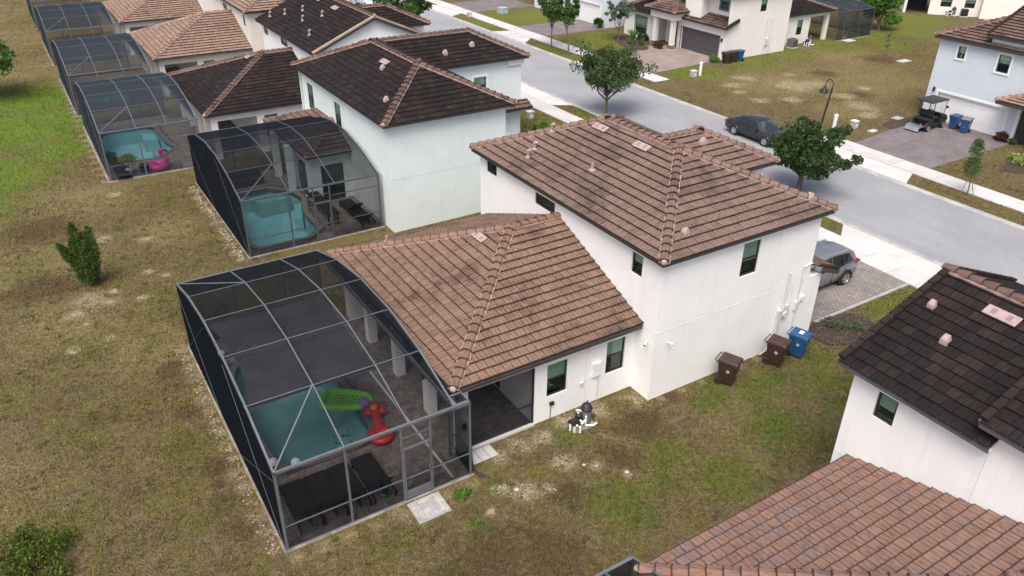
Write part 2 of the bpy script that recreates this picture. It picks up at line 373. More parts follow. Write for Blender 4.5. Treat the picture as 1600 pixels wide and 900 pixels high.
def cap_mesh(kind):
    if kind not in CAPM:
        b = MB(); n = 8; Lc = .44; vs = []; fs = []; uvs = []
        for y, r_, z in ((0, .165, .06), (Lc, .13, .02)):
            for rr in (r_, r_-.02):
                for k in range(n+1):
                    t = math.pi*k/n; vs.append((rr*1.12*math.cos(t), y, z+rr*.85*math.sin(t)-.035))
        m = n+1
        for k in range(n):
            fs += [(k, k+1, 2*m+k+1, 2*m+k), (m+k+1, m+k, 3*m+k, 3*m+k+1), (k+1, k, m+k, m+k+1)]
            uvs += [[(k/n, 0), ((k+1)/n, 0), ((k+1)/n, 1), (k/n, 1)]]*3
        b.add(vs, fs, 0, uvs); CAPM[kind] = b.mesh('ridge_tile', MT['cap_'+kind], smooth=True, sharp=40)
    return CAPM[kind]
def cap_line(roof, p0, p1, kind, single, mortar, joined):
    p0 = Vector(p0)+Vector((0, 0, .06)); p1 = Vector(p1)+Vector((0, 0, .06)); d = (p1-p0); L_ = d.length; d.normalize()
    x = d.cross(Vector((0, 0, 1))).normalized(); z = x.cross(d)
    k = 0; s = 0.0; cm = cap_mesh(kind); off = woff(roof)
    while s < L_-.05:
        at = p0+d*s; M = Matrix.Identity(4)
        for i in range(3): M[i][0], M[i][1], M[i][2], M[i][3] = x[i], d[i], z[i], at[i]-off[i]
        if single:
            o = link('ridge_tile', cm, roof); o.matrix_local = M
        else:
            b = len(joined.v)
            joined.add([M @ q.co + off for q in cm.vertices], [tuple(q.vertices) for q in cm.polygons], 0, [[(.3, .3)]*len(q.vertices) for q in cm.polygons])
        s += .385; k += 1
    mortar.ball(p0-d*.02+Vector((0, 0, .01)), .115, 10, 6)
    rr = random.Random(int(L_*1000)); n = max(2, int(L_/.2))
    for sgn in (-1, 1):                                  # bedding mortar showing below the caps, ragged
        for i in range(n):
            a = p0+d*(L_*i/n)+x*sgn*.15-z*.035; c = p0+d*(L_*(i+1)/n)+x*sgn*.15-z*.035
            mortar.bar(a, c, rr.uniform(.05, .11), rr.uniform(.05, .075), upv=z)
def make_roof(house, faces, caps, kind, singles=0, single_caps=False, fascia='fascia', soffit=None, rakes=(), fh=.17):
    """faces: polygons whose first edge is the eave; caps: hip and ridge lines, low end first"""
    dk = MB()
    for f in faces:
        P = [Vector(p) for p in f]; n = Vector((0, 0, 0))
        for i in range(len(P)): n += P[i].cross(P[(i+1) % len(P)])
        n.normalize(); dk.add([p-n*.004 for p in P], [tuple(range(len(P)))])
    if soffit:
        for (x0, y0, x1, y1, z) in soffit: dk.add([(x0, y0, z), (x0, y1, z), (x1, y1, z), (x1, y0, z)], [(0, 1, 2, 3)], 1)
    roof = dk.build('roof', [MT['underlay'], MT['trim_white']], house)
    fa = MB()
    for f in faces:
        a, b = Vector(f[0]), Vector(f[1]); fa.bar(a-Vector((0, 0, fh/2-.03)), b-Vector((0, 0, fh/2-.03)), .035, fh)
    for a, b in rakes:
        a = Vector(a); b = Vector(b); fa.bar(a-Vector((0, 0, .09)), b-Vector((0, 0, .09)), .05, .2); d = b-a; L_ = d.length; d.normalize(); side = Vector((0, -1, 0)) if a.y > 9 and a.y < 12 or 6 < a.y < 7 or a.y > 29 and a.y < 30.5 else Vector((0, 1, 0)); s_ = 0
        while s_ < L_-.06:                                # flat rake tiles
            q = MB(); e = min(.40, L_-s_); q.bar(a+d*s_+side*.06+Vector((0, 0, .075+.02)), a+d*(s_+e-.012)+side*.06+Vector((0, 0, .075)), .19, .075); q.build('rake_tile', MT['cap_'+kind], roof); s_ += .40
    fa.build('fascia', MT[fascia], roof)
    mb = MB(); sg = []; rnd = random.Random(3)
    for f in faces: tile_face(f, mb, sg, rnd, .066 if kind == 'black' else TH1)
    if singles:
        cp = Vector((0, 0, CAM_H)); sg.sort(key=lambda q: (q[1][2]-cp).length); drop = set(); off = woff(roof)
        sel = [q for q in sg if visible(q[1][2])][:singles]
        for i, (M, (f0, f1, _)) in enumerate(sel):
            o = link('tile', full_tile(kind, i % 6), roof); M2 = M.copy()
            for k in range(3): M2[k][3] -= off[k]
            M2 = M2 @ Matrix.Translation((0, 0, random.uniform(-.005, .006))) @ Matrix.Rotation(random.gauss(0, .006), 4, 'Z')
            o.matrix_local = M2; drop.update(range(f0, f1))
        mb.f = [f for i, f in enumerate(mb.f) if i not in drop]; mb.uv = [f for i, f in enumerate(mb.uv) if i not in drop]; mb.m = [0]*len(mb.f)
        used = sorted({i for f in mb.f for i in f}); re = {i: k for k, i in enumerate(used)}
        mb.v = [mb.v[i] for i in used]; mb.f = [[re[i] for i in f] for f in mb.f]
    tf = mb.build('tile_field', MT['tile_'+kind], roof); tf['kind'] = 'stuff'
    mo = MB(); jc = MB()
    for a, b in caps: cap_line(roof, a, b, kind, single_caps, mo, jc)
    if mo.v: mo.build('mortar', MT['mortar'], roof)['kind'] = 'stuff'
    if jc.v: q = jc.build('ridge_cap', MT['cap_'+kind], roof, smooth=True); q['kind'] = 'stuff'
    return roof
def visible(p):
    d = Vector(p)-Vector((0, 0, CAM_H)); z = d.dot(fw)
    return z > 1 and abs(d.dot(r2)/z*F_PX) < 790 and abs(d.dot(u2)/z*F_PX) < 440
def hip_back(ex0, xw, ey0, ey1, ze, ax, zr):             # half hip against a wall at xw
    ym = (ey0+ey1)/2
    faces = [[(ex0, ey0, ze), (xw, ey0, ze), (xw, ym, zr), (ax, ym, zr)], [(ex0, ey1, ze), (ex0, ey0, ze), (ax, ym, zr)], [(xw, ey1, ze), (ex0, ey1, ze), (ax, ym, zr), (xw, ym, zr)]]
    caps = [((ex0, ey0, ze), (ax, ym, zr)), ((ex0, ey1, ze), (ax, ym, zr)), ((ax, ym, zr), (xw, ym, zr))]
    return faces, caps
def hip_rect(x0, x1, y0, y1, ze, zr):
    h = (x1-x0)/2; xm = (x0+x1)/2; a, b = y0+h, y1-h
    faces = [[(x0, y0, ze), (x1, y0, ze), (xm, a, zr)], [(x0, y1, ze), (x0, y0, ze), (xm, a, zr), (xm, b, zr)], [(x1, y0, ze), (x1, y1, ze), (xm, b, zr), (xm, a, zr)], [(x1, y1, ze), (x0, y1, ze), (xm, b, zr)]]
    caps = [((x0, y0, ze), (xm, a, zr)), ((x1, y0, ze), (xm, a, zr)), ((x0, y1, ze), (xm, b, zr)), ((x1, y1, ze), (xm, b, zr)), ((xm, a, zr), (xm, b, zr))]
    return faces, caps
def wing(xs, x1, y0, y1, ze, zr):                        # front wing with a hipped end towards +x, starting inside the main roof
    h = (y1-y0)/2; ym = (y0+y1)/2; xr = x1-h
    faces = [[(xs, y0, ze), (x1, y0, ze), (xr, ym, zr), (xs, ym, zr)], [(x1, y0, ze), (x1, y1, ze), (xr, ym, zr)], [(x1, y1, ze), (xs, y1, ze), (xs, ym, zr), (xr, ym, zr)]]
    caps = [((x1, y0, ze), (xr, ym, zr)), ((x1, y1, ze), (xr, ym, zr)), ((xr, ym, zr), (xs, ym, zr))]
    return faces, caps
def wing_back(xs, x0, y0, y1, ze, zr):                   # the same with its end towards -x
    h = (y1-y0)/2; ym = (y0+y1)/2; xr = x0+h
    faces = [[(x0, y0, ze), (xs, y0, ze), (xs, ym, zr), (xr, ym, zr)], [(x0, y1, ze), (x0, y0, ze), (xr, ym, zr)], [(xs, y1, ze), (x0, y1, ze), (xr, ym, zr), (xs, ym, zr)]]
    caps = [((x0, y0, ze), (xr, ym, zr)), ((x0, y1, ze), (xr, ym, zr)), ((xr, ym, zr), (xs, ym, zr))]
    return faces, caps
def gable(x0, x1, y0, y1, ze, zr):
    xm = (x0+x1)/2
    faces = [[(x0, y1, ze), (x0, y0, ze), (xm, y0, zr), (xm, y1, zr)], [(x1, y0, ze), (x1, y1, ze), (xm, y1, zr), (xm, y0, zr)]]
    return faces, [((xm, y0, zr), (xm, y1, zr))]
def roof_z(faces, x, y):                                 # height of the roof skin over a point
    best = 0
    for f in faces:
        P = [Vector(p) for p in f]; n = (P[1]-P[0]).cross(P[2]-P[0]).normalized()
        if n.z < .1: continue
        ins = True; k = len(P)
        for i in range(k):
            a, b = P[i], P[(i+1) % k]
            if (b.x-a.x)*(y-a.y)-(b.y-a.y)*(x-a.x) < -1e-6: ins = False
        if ins: best = max(best, P[0].z-(n.x*(x-P[0].x)+n.y*(y-P[0].y))/n.z)
    return best
def pipe_vent(roof, faces, x, y, hood=True, s=1.0):
    z = roof_z(faces, x, y)+.05; b = MB()
    b.lathe([(.16*s, -.1), (.16*s, .03), (.07*s, .07), (.06*s, .30*s), (.06*s, .32*s)], (x, y, z), 12)
    if hood: b.path([(x, y, z+.26*s), (x, y, z+.36*s), (x+.05*s, y-.06*s, z+.42*s), (x+.10*s, y-.12*s, z+.38*s)], [.075*s, .095*s, .10*s, .09*s], 10)
    b.build('vent', MT['vent'], roof, smooth=True)
def box_vent(roof, faces, x, y, along, s=1.0):           # low off-ridge vent, laid in the roof plane
    z = roof_z(faces, x, y); e = .05; n = Vector((-(roof_z(faces, x+e, y)-z)/e, -(roof_z(faces, x, y+e)-z)/e, 1)).normalized()
    u = Vector(along); u = (u-n*u.dot(n)).normalized(); v = n.cross(u); c = Vector((x, y, z))+n*.11; b = MB()
    b.bar(c-u*.42*s, c+u*.42*s, .34*s, .05, upv=n); o = b.build('vent', MT['vent'], roof, bevel=.01)
    for k in (-.2, .2): q = MB(); q.bar(c+n*.027-v*.09*s+u*k*s, c+n*.027+v*.09*s+u*k*s, .12*s, .012, upv=n); q.build('vent_slot', MT['vent_slot'], roof)
def hood_vent(roof, faces, x, y, s=1.0):
    z = roof_z(faces, x, y)+.05; b = MB(); b.taper((x, y, z-.1), .19*s, .19*s, .18, .17*s, .17*s); b.taper((x, y, z+.08), .17*s, .17*s, .2*s, .06*s, .12*s, 0, .06*s); b.build('vent', MT['vent'], roof, bevel=.015)

# ------------------------------------------------------------------ walls, windows
def wall(house, p0, p1, z0, z1, mat, ops=(), depth=.14, name='wall', top=None):
    """upright wall from p0 to p1, outside on the right-hand side; ops are openings (s0, s1, za, zb)"""
    a = Vector((p0[0], p0[1], 0)); d = Vector((p1[0]-p0[0], p1[1]-p0[1], 0)); L_ = d.length; d.normalize(); n = Vector((d.y, -d.x, 0))
    xs = sorted({0, L_, *[o[0] for o in ops], *[o[1] for o in ops]}); zs = sorted({z0, z1, *[o[2] for o in ops], *[o[3] for o in ops]})
    P = lambda s_, z_, q=0: a+d*s_-n*q+Vector((0, 0, z_)); b = MB()
    for i in range(len(xs)-1):
        for k in range(len(zs)-1):
            sm, zm = (xs[i]+xs[i+1])/2, (zs[k]+zs[k+1])/2
            if any(o[0] < sm < o[1] and o[2] < zm < o[3] for o in ops): continue
            b.add([P(xs[i], zs[k]), P(xs[i+1], zs[k]), P(xs[i+1], zs[k+1]), P(xs[i], zs[k+1])], [(0, 1, 2, 3)])
    if top: b.add([P(0, z1), P(L_, z1), P(top[0], top[1])], [(0, 1, 2)])
    for s0, s1, za, zb in ops:
        for q in ((P(s0, za), P(s0, za, depth), P(s1, za, depth), P(s1, za)), (P(s0, zb), P(s1, zb), P(s1, zb, depth), P(s0, zb, depth)),
                  (P(s0, za), P(s0, zb), P(s0, zb, depth), P(s0, za, depth)), (P(s1, za), P(s1, za, depth), P(s1, zb, depth), P(s1, zb))): b.add(q, [(0, 1, 2, 3)])
    b.add([P(0, z0, .3), P(0, z1, .3), P(L_, z1, .3), P(L_, z0, .3)], [(0, 1, 2, 3)]) if not ops else None
    return b.build(name, mat, house)
def window(house, p0, p1, s0, s1, za, zb, depth=.14, blind=.5, frame='bronze', trim=None, grid=False):
    a = Vector((p0[0], p0[1], 0)); d = Vector((p1[0]-p0[0], p1[1]-p0[1], 0)).normalized(); n = Vector((d.y, -d.x, 0))
    P = lambda s_, z_, q=0: a+d*s_-n*q+Vector((0, 0, z_)); t = .055; q = depth-.06; b = MB()
    for u0, v0, u1, v1 in ((s0, za+t/2, s1, za+t/2), (s0, zb-t/2, s1, zb-t/2)): b.bar(P(u0, v0, q), P(u1, v1, q), .06, t)
    for s_ in (s0+t/2, s1-t/2): b.bar(P(s_, za+t, q), P(s_, zb-t, q), t, .06, upv=n)
    win = b.build('window', MT[frame], house); zm = (za+zb)/2 if zb-za > 1 else None
    def quad(name, m_, u0, v0, u1, v1, dq, th=.008):
        c = MB(); c.add([P(u0, v0, dq), P(u1, v0, dq), P(u1, v1, dq), P(u0, v1, dq), P(u0, v0, dq+th), P(u1, v0, dq+th), P(u1, v1, dq+th), P(u0, v1, dq+th)], [(0, 1, 2, 3), (7, 6, 5, 4), (0, 4, 5, 1), (1, 5, 6, 2), (2, 6, 7, 3), (3, 7, 4, 0)]); return c.build(name, m_, win)
    if zm:
        c = MB(); c.bar(P(s0+t, zm, q), P(s1-t, zm, q), .05, .045); c.build('meeting_rail', MT[frame], win)
        quad('pane', MT['glass'], s0+t, za+t, s1-t, zm-.022, q); quad('pane', MT['glass'], s0+t, zm+.022, s1-t, zb-t, q-.012)
    else: quad('pane', MT['glass'], s0+t, za+t, s1-t, zb-t, q)
    if grid:
        c = MB(); sm = (s0+s1)/2; c.bar(P(sm, (zm or za)+.03, q-.02), P(sm, zb-t, q-.02), .02, .02); zz = ((zm or za)+zb)/2; c.bar(P(s0+t, zz, q-.02), P(s1-t, zz, q-.02), .02, .02); c.build('glazing_bar', MT['box_grey'], win)
    if blind:
        c = MB(); zz = zb-t; zl = zb-(zb-za)*blind
        while zz > zl: c.add([P(s0+t, zz, q+.02), P(s1-t, zz, q+.02), P(s1-t, zz-.055, q+.032), P(s0+t, zz-.055, q+.032)], [(0, 1, 2, 3)]); zz -= .05
        c.build('blind', MT['blind'], win)
    quad('reveal_back', MT['interior'], s0-.02, za-.02, s1+.02, zb+.02, depth+.16)
    if trim:
        c = MB(); w_ = .13
        c.bar(P(s0-w_, zb+w_/2, -.02), P(s1+w_, zb+w_/2, -.02), .045, w_); c.bar(P(s0-w_, za-w_/2, -.025), P(s1+w_, za-w_/2, -.025), .06, w_)
        for s_ in (s0-w_/2, s1+w_/2): c.bar(P(s_, za, -.02), P(s_, zb, -.02), w_, .045, upv=n)
        c.build('trim', trim, win, bevel=.01)
    return win
def wall_win(house, p0, p1, z0, z1, mat, wins=(), extra=(), **kw):
    wall(house, p0, p1, z0, z1, mat, [w_[:4] for w_ in wins]+list(extra), top=kw.pop('top', None))
    for w_ in wins: window(house, p0, p1, *w_[:4], **{**kw, **(w_[4] if len(w_) > 4 else {})})
def slabbox(parent, name, mat, *a, **kw): b = MB(); b.box(*a); return b.build(name, mat, parent, **kw)
def garage_door(house, x, y0, y1, z1, mat, trim, rows=4, depth=.16):   # faces -x
    g = slabbox(house, 'garage_door', mat, x+depth+.03, y0, 0, x+depth+.06, y1, z1)
    h = z1/rows; nc = 8
    for r_ in range(rows): slabbox(g, 'panel', mat, x+depth-.01, y0+.01, r_*h+.008, x+depth+.03, y1-.01, (r_+1)*h-.008, bevel=.006)
    if trim:
        for q in ((x-.03, y0-.16, 0, x+.02, y0, z1+.16), (x-.03, y1, 0, x+.02, y1+.16, z1+.16), (x-.03, y0, z1, x+.02, y1, z1+.16)): slabbox(g, 'trim', trim, *q)
    return g
# ------------------------------------------------------------------ ground, street, drives
LUSH = [(.5, 70, 6.5), (-.5, 63, 6.5), (-3.5, 54, 5.5), (1, 57, 2.8), (-5, 49, 4), (-7, 65, 8)]
GREEN = [(20.6, 15.4, 1.2), (24.3, 15.6, 1.0), (18.3, 15.9, .8), (22.6, 13.2, 1.0), (19.7, 13.4, 1.9), (12.6, 13.3, 1.5), (16.2, 12.6, 1.4), (19.2, 16.2, 1.2), (21.4, 15.6, 1.0), (23.3, 14.6, 1.6), (14.5, 13.6, .8), (13.0, 17.0, .8), (-1.6, 25.6, 1.2), (-.6, 31, 1.4), (1.6, 23.0, 1.3), (5.8, 15.5, .8), (-3.0, 29.0, 1.2), (1.9, 30.5, .9), (3.2, 33.5, 1.6), (-2.5, 40, 2.2), (26.5, 14.5, 1.6), (9.6, 16.2, .45), (8.3, 15.0, .5), (1.2, 19.4, .9), (-2.2, 21.5, 1.4), (15.2, 14.2, 1.3), (5.5, 45.5, 1.0)]
YARD = [q for q in GREEN if q[0] < 7]; GREEN = [q for q in GREEN if q[0] >= 7]
FRONT = [(31, 15.8, 2.6), (29.8, 47.5, 3.2), (31.5, 44.5, 2.6), (35.1, 45, 2.2), (51, 51.2, 3.4), (58, 51.0, 3.4), (64, 52, 3), (52, 65, 5), (52, 61.5, 3), (52.5, 78.5, 5), (49, 81, 3.5), (45, 60, 2.6), (45, 65, 2.6), (45, 78, 3), (71, 51.8, 3.4), (78, 53, 4), (84, 52, 4.5), (90, 56, 5), (35.4, 25, 1.6), (35.4, 28, 1.6), (76, 49, 3)]
SAND = [(10.35, 15.35, .55), (9.7, 15.9, .35), (11.0, 15.1, .3), (12.1, 15.75, .6), (12.9, 15.2, .35), (.1, 35.3, .75), (.9, 34.7, .5), (-.5, 34.2, .55), (1.2, 35.6, .3), (2.9, 36.7, .35), (3.5, 36.0, .3), (-.2, 33.2, .3), (2.2, 34.3, .3), (.5, 31.6, .3), (-.9, 31.3, .35), (11.3, 17.35, .6), (10.4, 17.1, .6), (13.4, 17.45, .6), (14.8, 17.5, .6), (16.2, 17.3, .6), (12.2, 17.3, .5), (55.4, 43.6, 2.3), (57.6, 43.2, 1.4), (55.4, 37.0, 1.7), (56.4, 39.6, 1.3), (54.0, 35.2, 1.1), (52.0, 41, 1.0), (51, 46.5, 1.2), (53.5, 47.5, 1.2), (49.6, 42, .9), (58, 46.5, .9), (3.0, 47.4, .5), (1.6, 41.5, .5), (3.4, 40.5, .45), (8.9, 15.2, .25), (13.6, 14.3, .3), (60, 40, .8), (50, 44.5, .7)]
PALE = [(2.82, 17.2+.75*k, .26+.12*((k*7) % 3)) for k in range(17)]+[(3.3+.8*k, 16.55, .30+.08*((k*5) % 3)) for k in range(8)]+[(6.95, 35.6+1.0*k, .42) for k in range(11)]+[(17.2+1.0*k, 16.78, .22) for k in range(6)]+[(2.75, 49.8+1.2*k, .35) for k in range(22)]
TAN = [(-3, 41, 7), (1, 47, 4), (-1, 34, 4), (4.5, 41, 2.6), (-7, 33, 6), (-6, 24, 5), (1.6, 30, 2.4), (62, 42, 9), (54, 45, 6), (68, 48, 6), (53, 37, 3), (2, 80, 9), (0, 95, 12), (-4, 110, 16)]
DIRT = [(8.0, 13.5, 1.7), (9.6, 12.9, 1.4), (6.6, 13.2, 1.2), (11.4, 14.6, .7), (14.0, 15.0, .8), (2.4, 18.5, .7), (2.4, 21.5, .7), (2.3, 25, .7), (2.2, 28, .7), (20.0, 16.65, .6), (17.5, 16.7, .5), (22.5, 16.5, .6), (61, 45, 1.6), (70, 46, 2.2), (-1.5, 37.5, 2.0), (-1, 44, 2.5), (4, 31.5, 1.3), (15.6, 15.9, 1.1), (58, 39, 1.2)]
def ground_color(t, p):
    sep = t.n('SeparateXYZ'); t.l(p, sep.inputs[0]); flat = t.n('CombineXYZ'); t.l(sep.outputs[0], flat.inputs[0]); t.l(sep.outputs[1], flat.inputs[1]); q = flat.outputs[0]
    n1 = t.noise(q, .16, 4, .6, .5); n2 = t.noise(q, .75, 5, .62, .4); n3 = t.noise(q, 3.1, 4, .65); n4 = t.noise(q, 11, 4, .75); n5 = t.noise(q, 1.7, 4, .7, .8)
    c = t.ramp(t.math('ADD', t.math('MULTIPLY', n2, .7), t.math('MULTIPLY', n3, .3)), [(.34, (.062, .048, .032)), (.44, (.110, .088, .052)), (.50, (.142, .118, .066)), (.56, (.118, .108, .044)), (.66, (.190, .162, .100))])
    c = t.mix(t.rng(n1, .45, .65, 0, .5), c, (.150, .122, .09))
    c = t.mix(t.rng(t.math('ADD', t.math('MULTIPLY', n2, .45), t.math('MULTIPLY', n4, .55)), .50, .64, 0, .5), c, (.085, .066, .046))
    gr = t.math('MULTIPLY', t.rng(n3, .52, .66), t.rng(n1, .35, .6)); c = t.mix(t.math('MULTIPLY', gr, .6), c, (.105, .122, .034))
    c = t.mix(t.rng(n5, .50, .64, 0, .7), c, t.mix(n3, (.20, .168, .128), (.120, .100, .086)))
    ye = t.math('MULTIPLY', t.rng(t.noise(t.vscale(q, (1, 1, 1), (31, 7, 0)), 1.1, 4, .7), .50, .62), t.rng(n4, .38, .6)); c = t.mix(t.math('MULTIPLY', ye, .6), c, (.150, .152, .036))
    warp = t.math('ADD', t.math('MULTIPLY', t.math('SUBTRACT', n2, .5), 1.5), t.math('MULTIPLY', t.math('SUBTRACT', n3, .5), 1.3))
    def mask(lst, soft=.35, wk=1.0):
        acc = None
        for x, y, r_ in lst:
            d = t.n('VectorMath', operation='DISTANCE'); t.l(q, d.inputs[0]); d.inputs[1].default_value = (x, y, 0)
            k = t.math('MULTIPLY', d.outputs['Value'], 1/r_); acc = k if acc is None else t.math('MINIMUM', acc, k)
        return t.rng(t.math('ADD', acc, t.math('MULTIPLY', warp, wk)), 1.15, soft, 0, 1)
    c = t.mix(t.math('MULTIPLY', mask(TAN, .1, .7), .6), c, t.mix(n3, (.175, .155, .075), (.28, .245, .16)))
    c = t.mix(t.math('MULTIPLY', mask(DIRT), .75), c, t.mix(n4, (.040, .028, .018), (.115, .082, .055)))
    c = t.mix(t.math('MULTIPLY', mask(FRONT), .85), c, t.mix(n3, (.075, .125, .022), (.165, .19, .045)))
    c = t.mix(t.math('MULTIPLY', mask(YARD, -.2, 1.6), .45), c, t.mix(n3, (.065, .098, .02), (.13, .145, .034)))
    c = t.mix(t.math('MULTIPLY', mask(GREEN, .0, 1.3), .74), c, t.mix(n3, (.048, .098, .016), (.098, .135, .028)))
    c = t.mix(t.math('MULTIPLY', mask(LUSH, .25, .7), .92), c, t.mix(n2, (.064, .142, .020), (.155, .225, .040)))
    c = t.mix(t.math('MULTIPLY', mask(PALE, .25), .55), c, t.mix(n4, (.20, .165, .12), (.40, .345, .27)))
    sm = t.math('MULTIPLY', mask(SAND, .3, 1.5), t.rng(t.math('ADD', t.math('MULTIPLY', n3, .5), t.math('MULTIPLY', n4, .5)), .42, .56))
    c = t.mix(t.math('MULTIPLY', sm, .8), c, t.mix(n4, (.26, .225, .18), (.50, .46, .41)))
    hs = t.n('VectorMath', operation='MULTIPLY'); t.l(c, hs.inputs[0]); hs.inputs[1].default_value = (1.10, 1.02, .82); return hs.outputs[0], n4, q
t = NT('yard_grass'); p = t.pos(); c, n4, q = ground_color(t, p)
b_ = t.math('ADD', t.math('MULTIPLY', n4, .6), t.noise(q, 45, 2, .6)); c = t.vary(t.vary(c, q, 24, .5), q, 6, .24)
MT['ground'] = t.princ(c, .95, 0, .12, b_, .05)
t = NT('grass_blade'); c, _, _ = ground_color(t, t.pos()); rn = t.rand()
s_ = t.n('VectorMath', operation='SCALE'); t.l(c, s_.inputs[0]); t.l(t.rng(rn, 0, 1, .48, 1.5, False), s_.inputs['Scale'])
c = t.mix(t.rng(rn, .95, .97, 0, .7), s_.outputs[0], (.24, .20, .12)); MT['blade'] = t.princ(c, .8, 0, .2)
t = NT('tuft_blade'); leaf_tuft = t.princ(t.ramp(t.rand(), [(0, (.05, .075, .014)), (.4, (.085, .105, .022)), (.75, (.13, .135, .03)), (1, (.16, .135, .06))]), .8, 0, .2)
def sheet(name, poly, z, mat, kind='structure'):
    b = MB(); b.add([(x, y, z) for x, y in poly], [tuple(range(len(poly)))]); o = b.build(name, mat); 
    if kind: o['kind'] = kind
    return o
def rect(x0, y0, x1, y1): return [(x0, y0), (x1, y0), (x1, y1), (x0, y1)]
POOL1 = smooth_ring([(3.95, 20.95), (4.35, 20.3), (5.6, 20.25), (6.9, 20.3), (7.35, 20.8), (7.35, 23.0), (7.35, 24.8), (6.9, 26.3), (6.1, 27.0), (4.7, 27.05), (4.05, 26.5), (3.95, 24)], 2)
POOL2 = [(8.1, 36.55), (10.55, 36.5), (11.35, 37.25), (11.4, 39.6), (11.95, 41.6), (11.7, 42.9), (10.7, 43.9), (9.0, 43.9), (8.0, 43.0), (7.9, 37.2)]
POOL3 = [(3.5, 54.6), (4.6, 52.6), (6.1, 52.4), (7.6, 53.8), (7.25, 55.4), (7.15, 58.9), (6.6, 59.6), (4.2, 59.6), (3.75, 58.8)]
POOL4 = [(3.6, 68.6), (4.6, 66.7), (6.6, 66.7), (7.5, 68.0), (7.2, 73.5), (4.0, 73.6)]
# the ground sheet, with the pool basins left open
import bmesh
def ground_mesh():
    bm = bmesh.new(); holes = [POOL1, POOL2, POOL3, POOL4]; S = 2600
    ed = []
    def ring(pts):
        vs = [bm.verts.new((x, y, 0)) for x, y in pts]; ed.extend(bm.edges.new((vs[i], vs[(i+1) % len(vs)])) for i in range(len(vs)))
    ring([(-S, -S), (S, -S), (S, S), (-S, S)])
    for h in holes: ring(h)
    bmesh.ops.triangle_fill(bm, use_beauty=True, use_dissolve=False, edges=ed)
    bmesh.ops.recalc_face_normals(bm, faces=bm.faces[:])
    if bm.faces[0].normal.z < 0: bmesh.ops.reverse_faces(bm, faces=bm.faces[:])
    me = bpy.data.meshes.new('ground'); bm.to_mesh(me); bm.free(); me.materials.append(MT['ground']); return me
gnd = link('ground', ground_mesh()); gnd['kind'] = 'structure'
t = NT('asphalt'); p = t.pos(); c = t.vary((.290, .299, .309), p, .25, .08); c = t.vary(c, p, 22, .16)
trk = t.rng(t.noise(t.vscale(p, (1.1, .06, 1)), 1, 4), .45, .7); c = t.mix(t.math('MULTIPLY', trk, .35), c, (.245, .252, .26))
pt = t.math('MULTIPLY', t.rng(t.noise(p, .35, 5, .6), .62, .72), .5); c = t.mix(t.math('MULTIPLY', pt, .8), c, (.22, .225, .235))
vo = t.n('TexVoronoi', feature='DISTANCE_TO_EDGE'); t.l(t.vscale(p, (.16, .16, .16)), vo.inputs['Vector']); ck = t.math('MULTIPLY', t.rng(vo.outputs[0], .0, .008, 1, 0), .6); c = t.mix(ck, c, (.16, .16, .16))
MT['asphalt'] = t.princ(c, .9, 0, .25, t.noise(p, 70, 2), .008)
t = NT('concrete'); p = t.pos(); c = t.vary((.53, .525, .505), p, .6, .07); c = t.vary(c, p, 9, .06)
st = t.math('MULTIPLY', t.rng(t.noise(p, 1.7, 5, .6), .56, .74), .3); c = t.mix(st, c, (.33, .31, .28)); isl = t.rng(t.rand(), 0, 1, .93, 1.06, False)
m_ = t.n('VectorMath', operation='SCALE'); t.l(c, m_.inputs[0]); t.l(isl, m_.inputs['Scale']); MT['concrete'] = t.princ(m_.outputs[0], .85, 0, .3, t.noise(p, 60, 2), .004)
MT['gutter'] = plain('gutter_concrete', (.355, .355, .345), .88, var=.16, scale=1.2, bump=.004, world=True)
def mat_paver(name, c1, c2, c3, sc=1.0, rot=0):
    t = NT(name); p = t.pos(); mp = t.n('Mapping'); t.l(p, mp.inputs[0]); mp.inputs['Rotation'].default_value = (0, 0, rot); v = mp.outputs[0]
    br = t.n('TexBrick'); t.l(v, br.inputs[0]); br.inputs['Scale'].default_value = sc; br.inputs['Mortar Size'].default_value = .012; br.inputs['Brick Width'].default_value = .24; br.inputs['Row Height'].default_value = .16
    br.inputs['Color1'].default_value = (*c1, 1); br.inputs['Color2'].default_value = (*c2, 1); br.inputs['Mortar'].default_value = (.09, .08, .07, 1); br.inputs['Bias'].default_value = 0
    c = t.mix(t.rng(t.noise(p, 2.3, 4), .45, .65), br.outputs[0], c3, 'MIX'); c = t.mix(.45, br.outputs[0], c); c = t.vary(c, p, .7, .14)
    return t.princ(c, .85, 0, .3, br.outputs['Fac'], -.006)
MT['drive'] = mat_paver('drive_pavers', (.30, .265, .235), (.22, .20, .185), (.27, .24, .235)); MT['drive_mauve'] = mat_paver('drive_pavers_mauve', (.225, .195, .195), (.17, .15, .155), (.20, .175, .185)); MT['drive_tan'] = mat_paver('drive_pavers_tan', (.36, .29, .255), (.29, .235, .21), (.33, .27, .24))
MT['mulch'] = plain('mulch', (.060, .040, .030), .95, var=.5, scale=14, bump=.05, bscale=22, world=True)
for (cs, nm) in (([(.165, .14, .125), (.215, .182, .16), (.145, .126, .12), (.245, .208, .182), (.19, .162, .147)], 'paver'), ([(.46, .42, .36), (.38, .37, .36), (.52, .47, .40), (.33, .33, .335), (.44, .385, .33)], 'paver_pale')):
    t = NT(nm); c = t.ramp(t.rand(), [(i/4, q) for i, q in enumerate(cs)]); p = t.pos(); c = t.vary(c, p, 7, .16); c = t.mix(t.math('MULTIPLY', t.rng(t.noise(p, 1.1, 4), .5, .7), .35), c, (.10, .085, .075)); MT[nm] = t.princ(c, .85, 0, .3, t.noise(p, 40, 2), .004)
road = sheet('road', rect(36.3, -60, 43.55, 420), .006, MT['asphalt'])
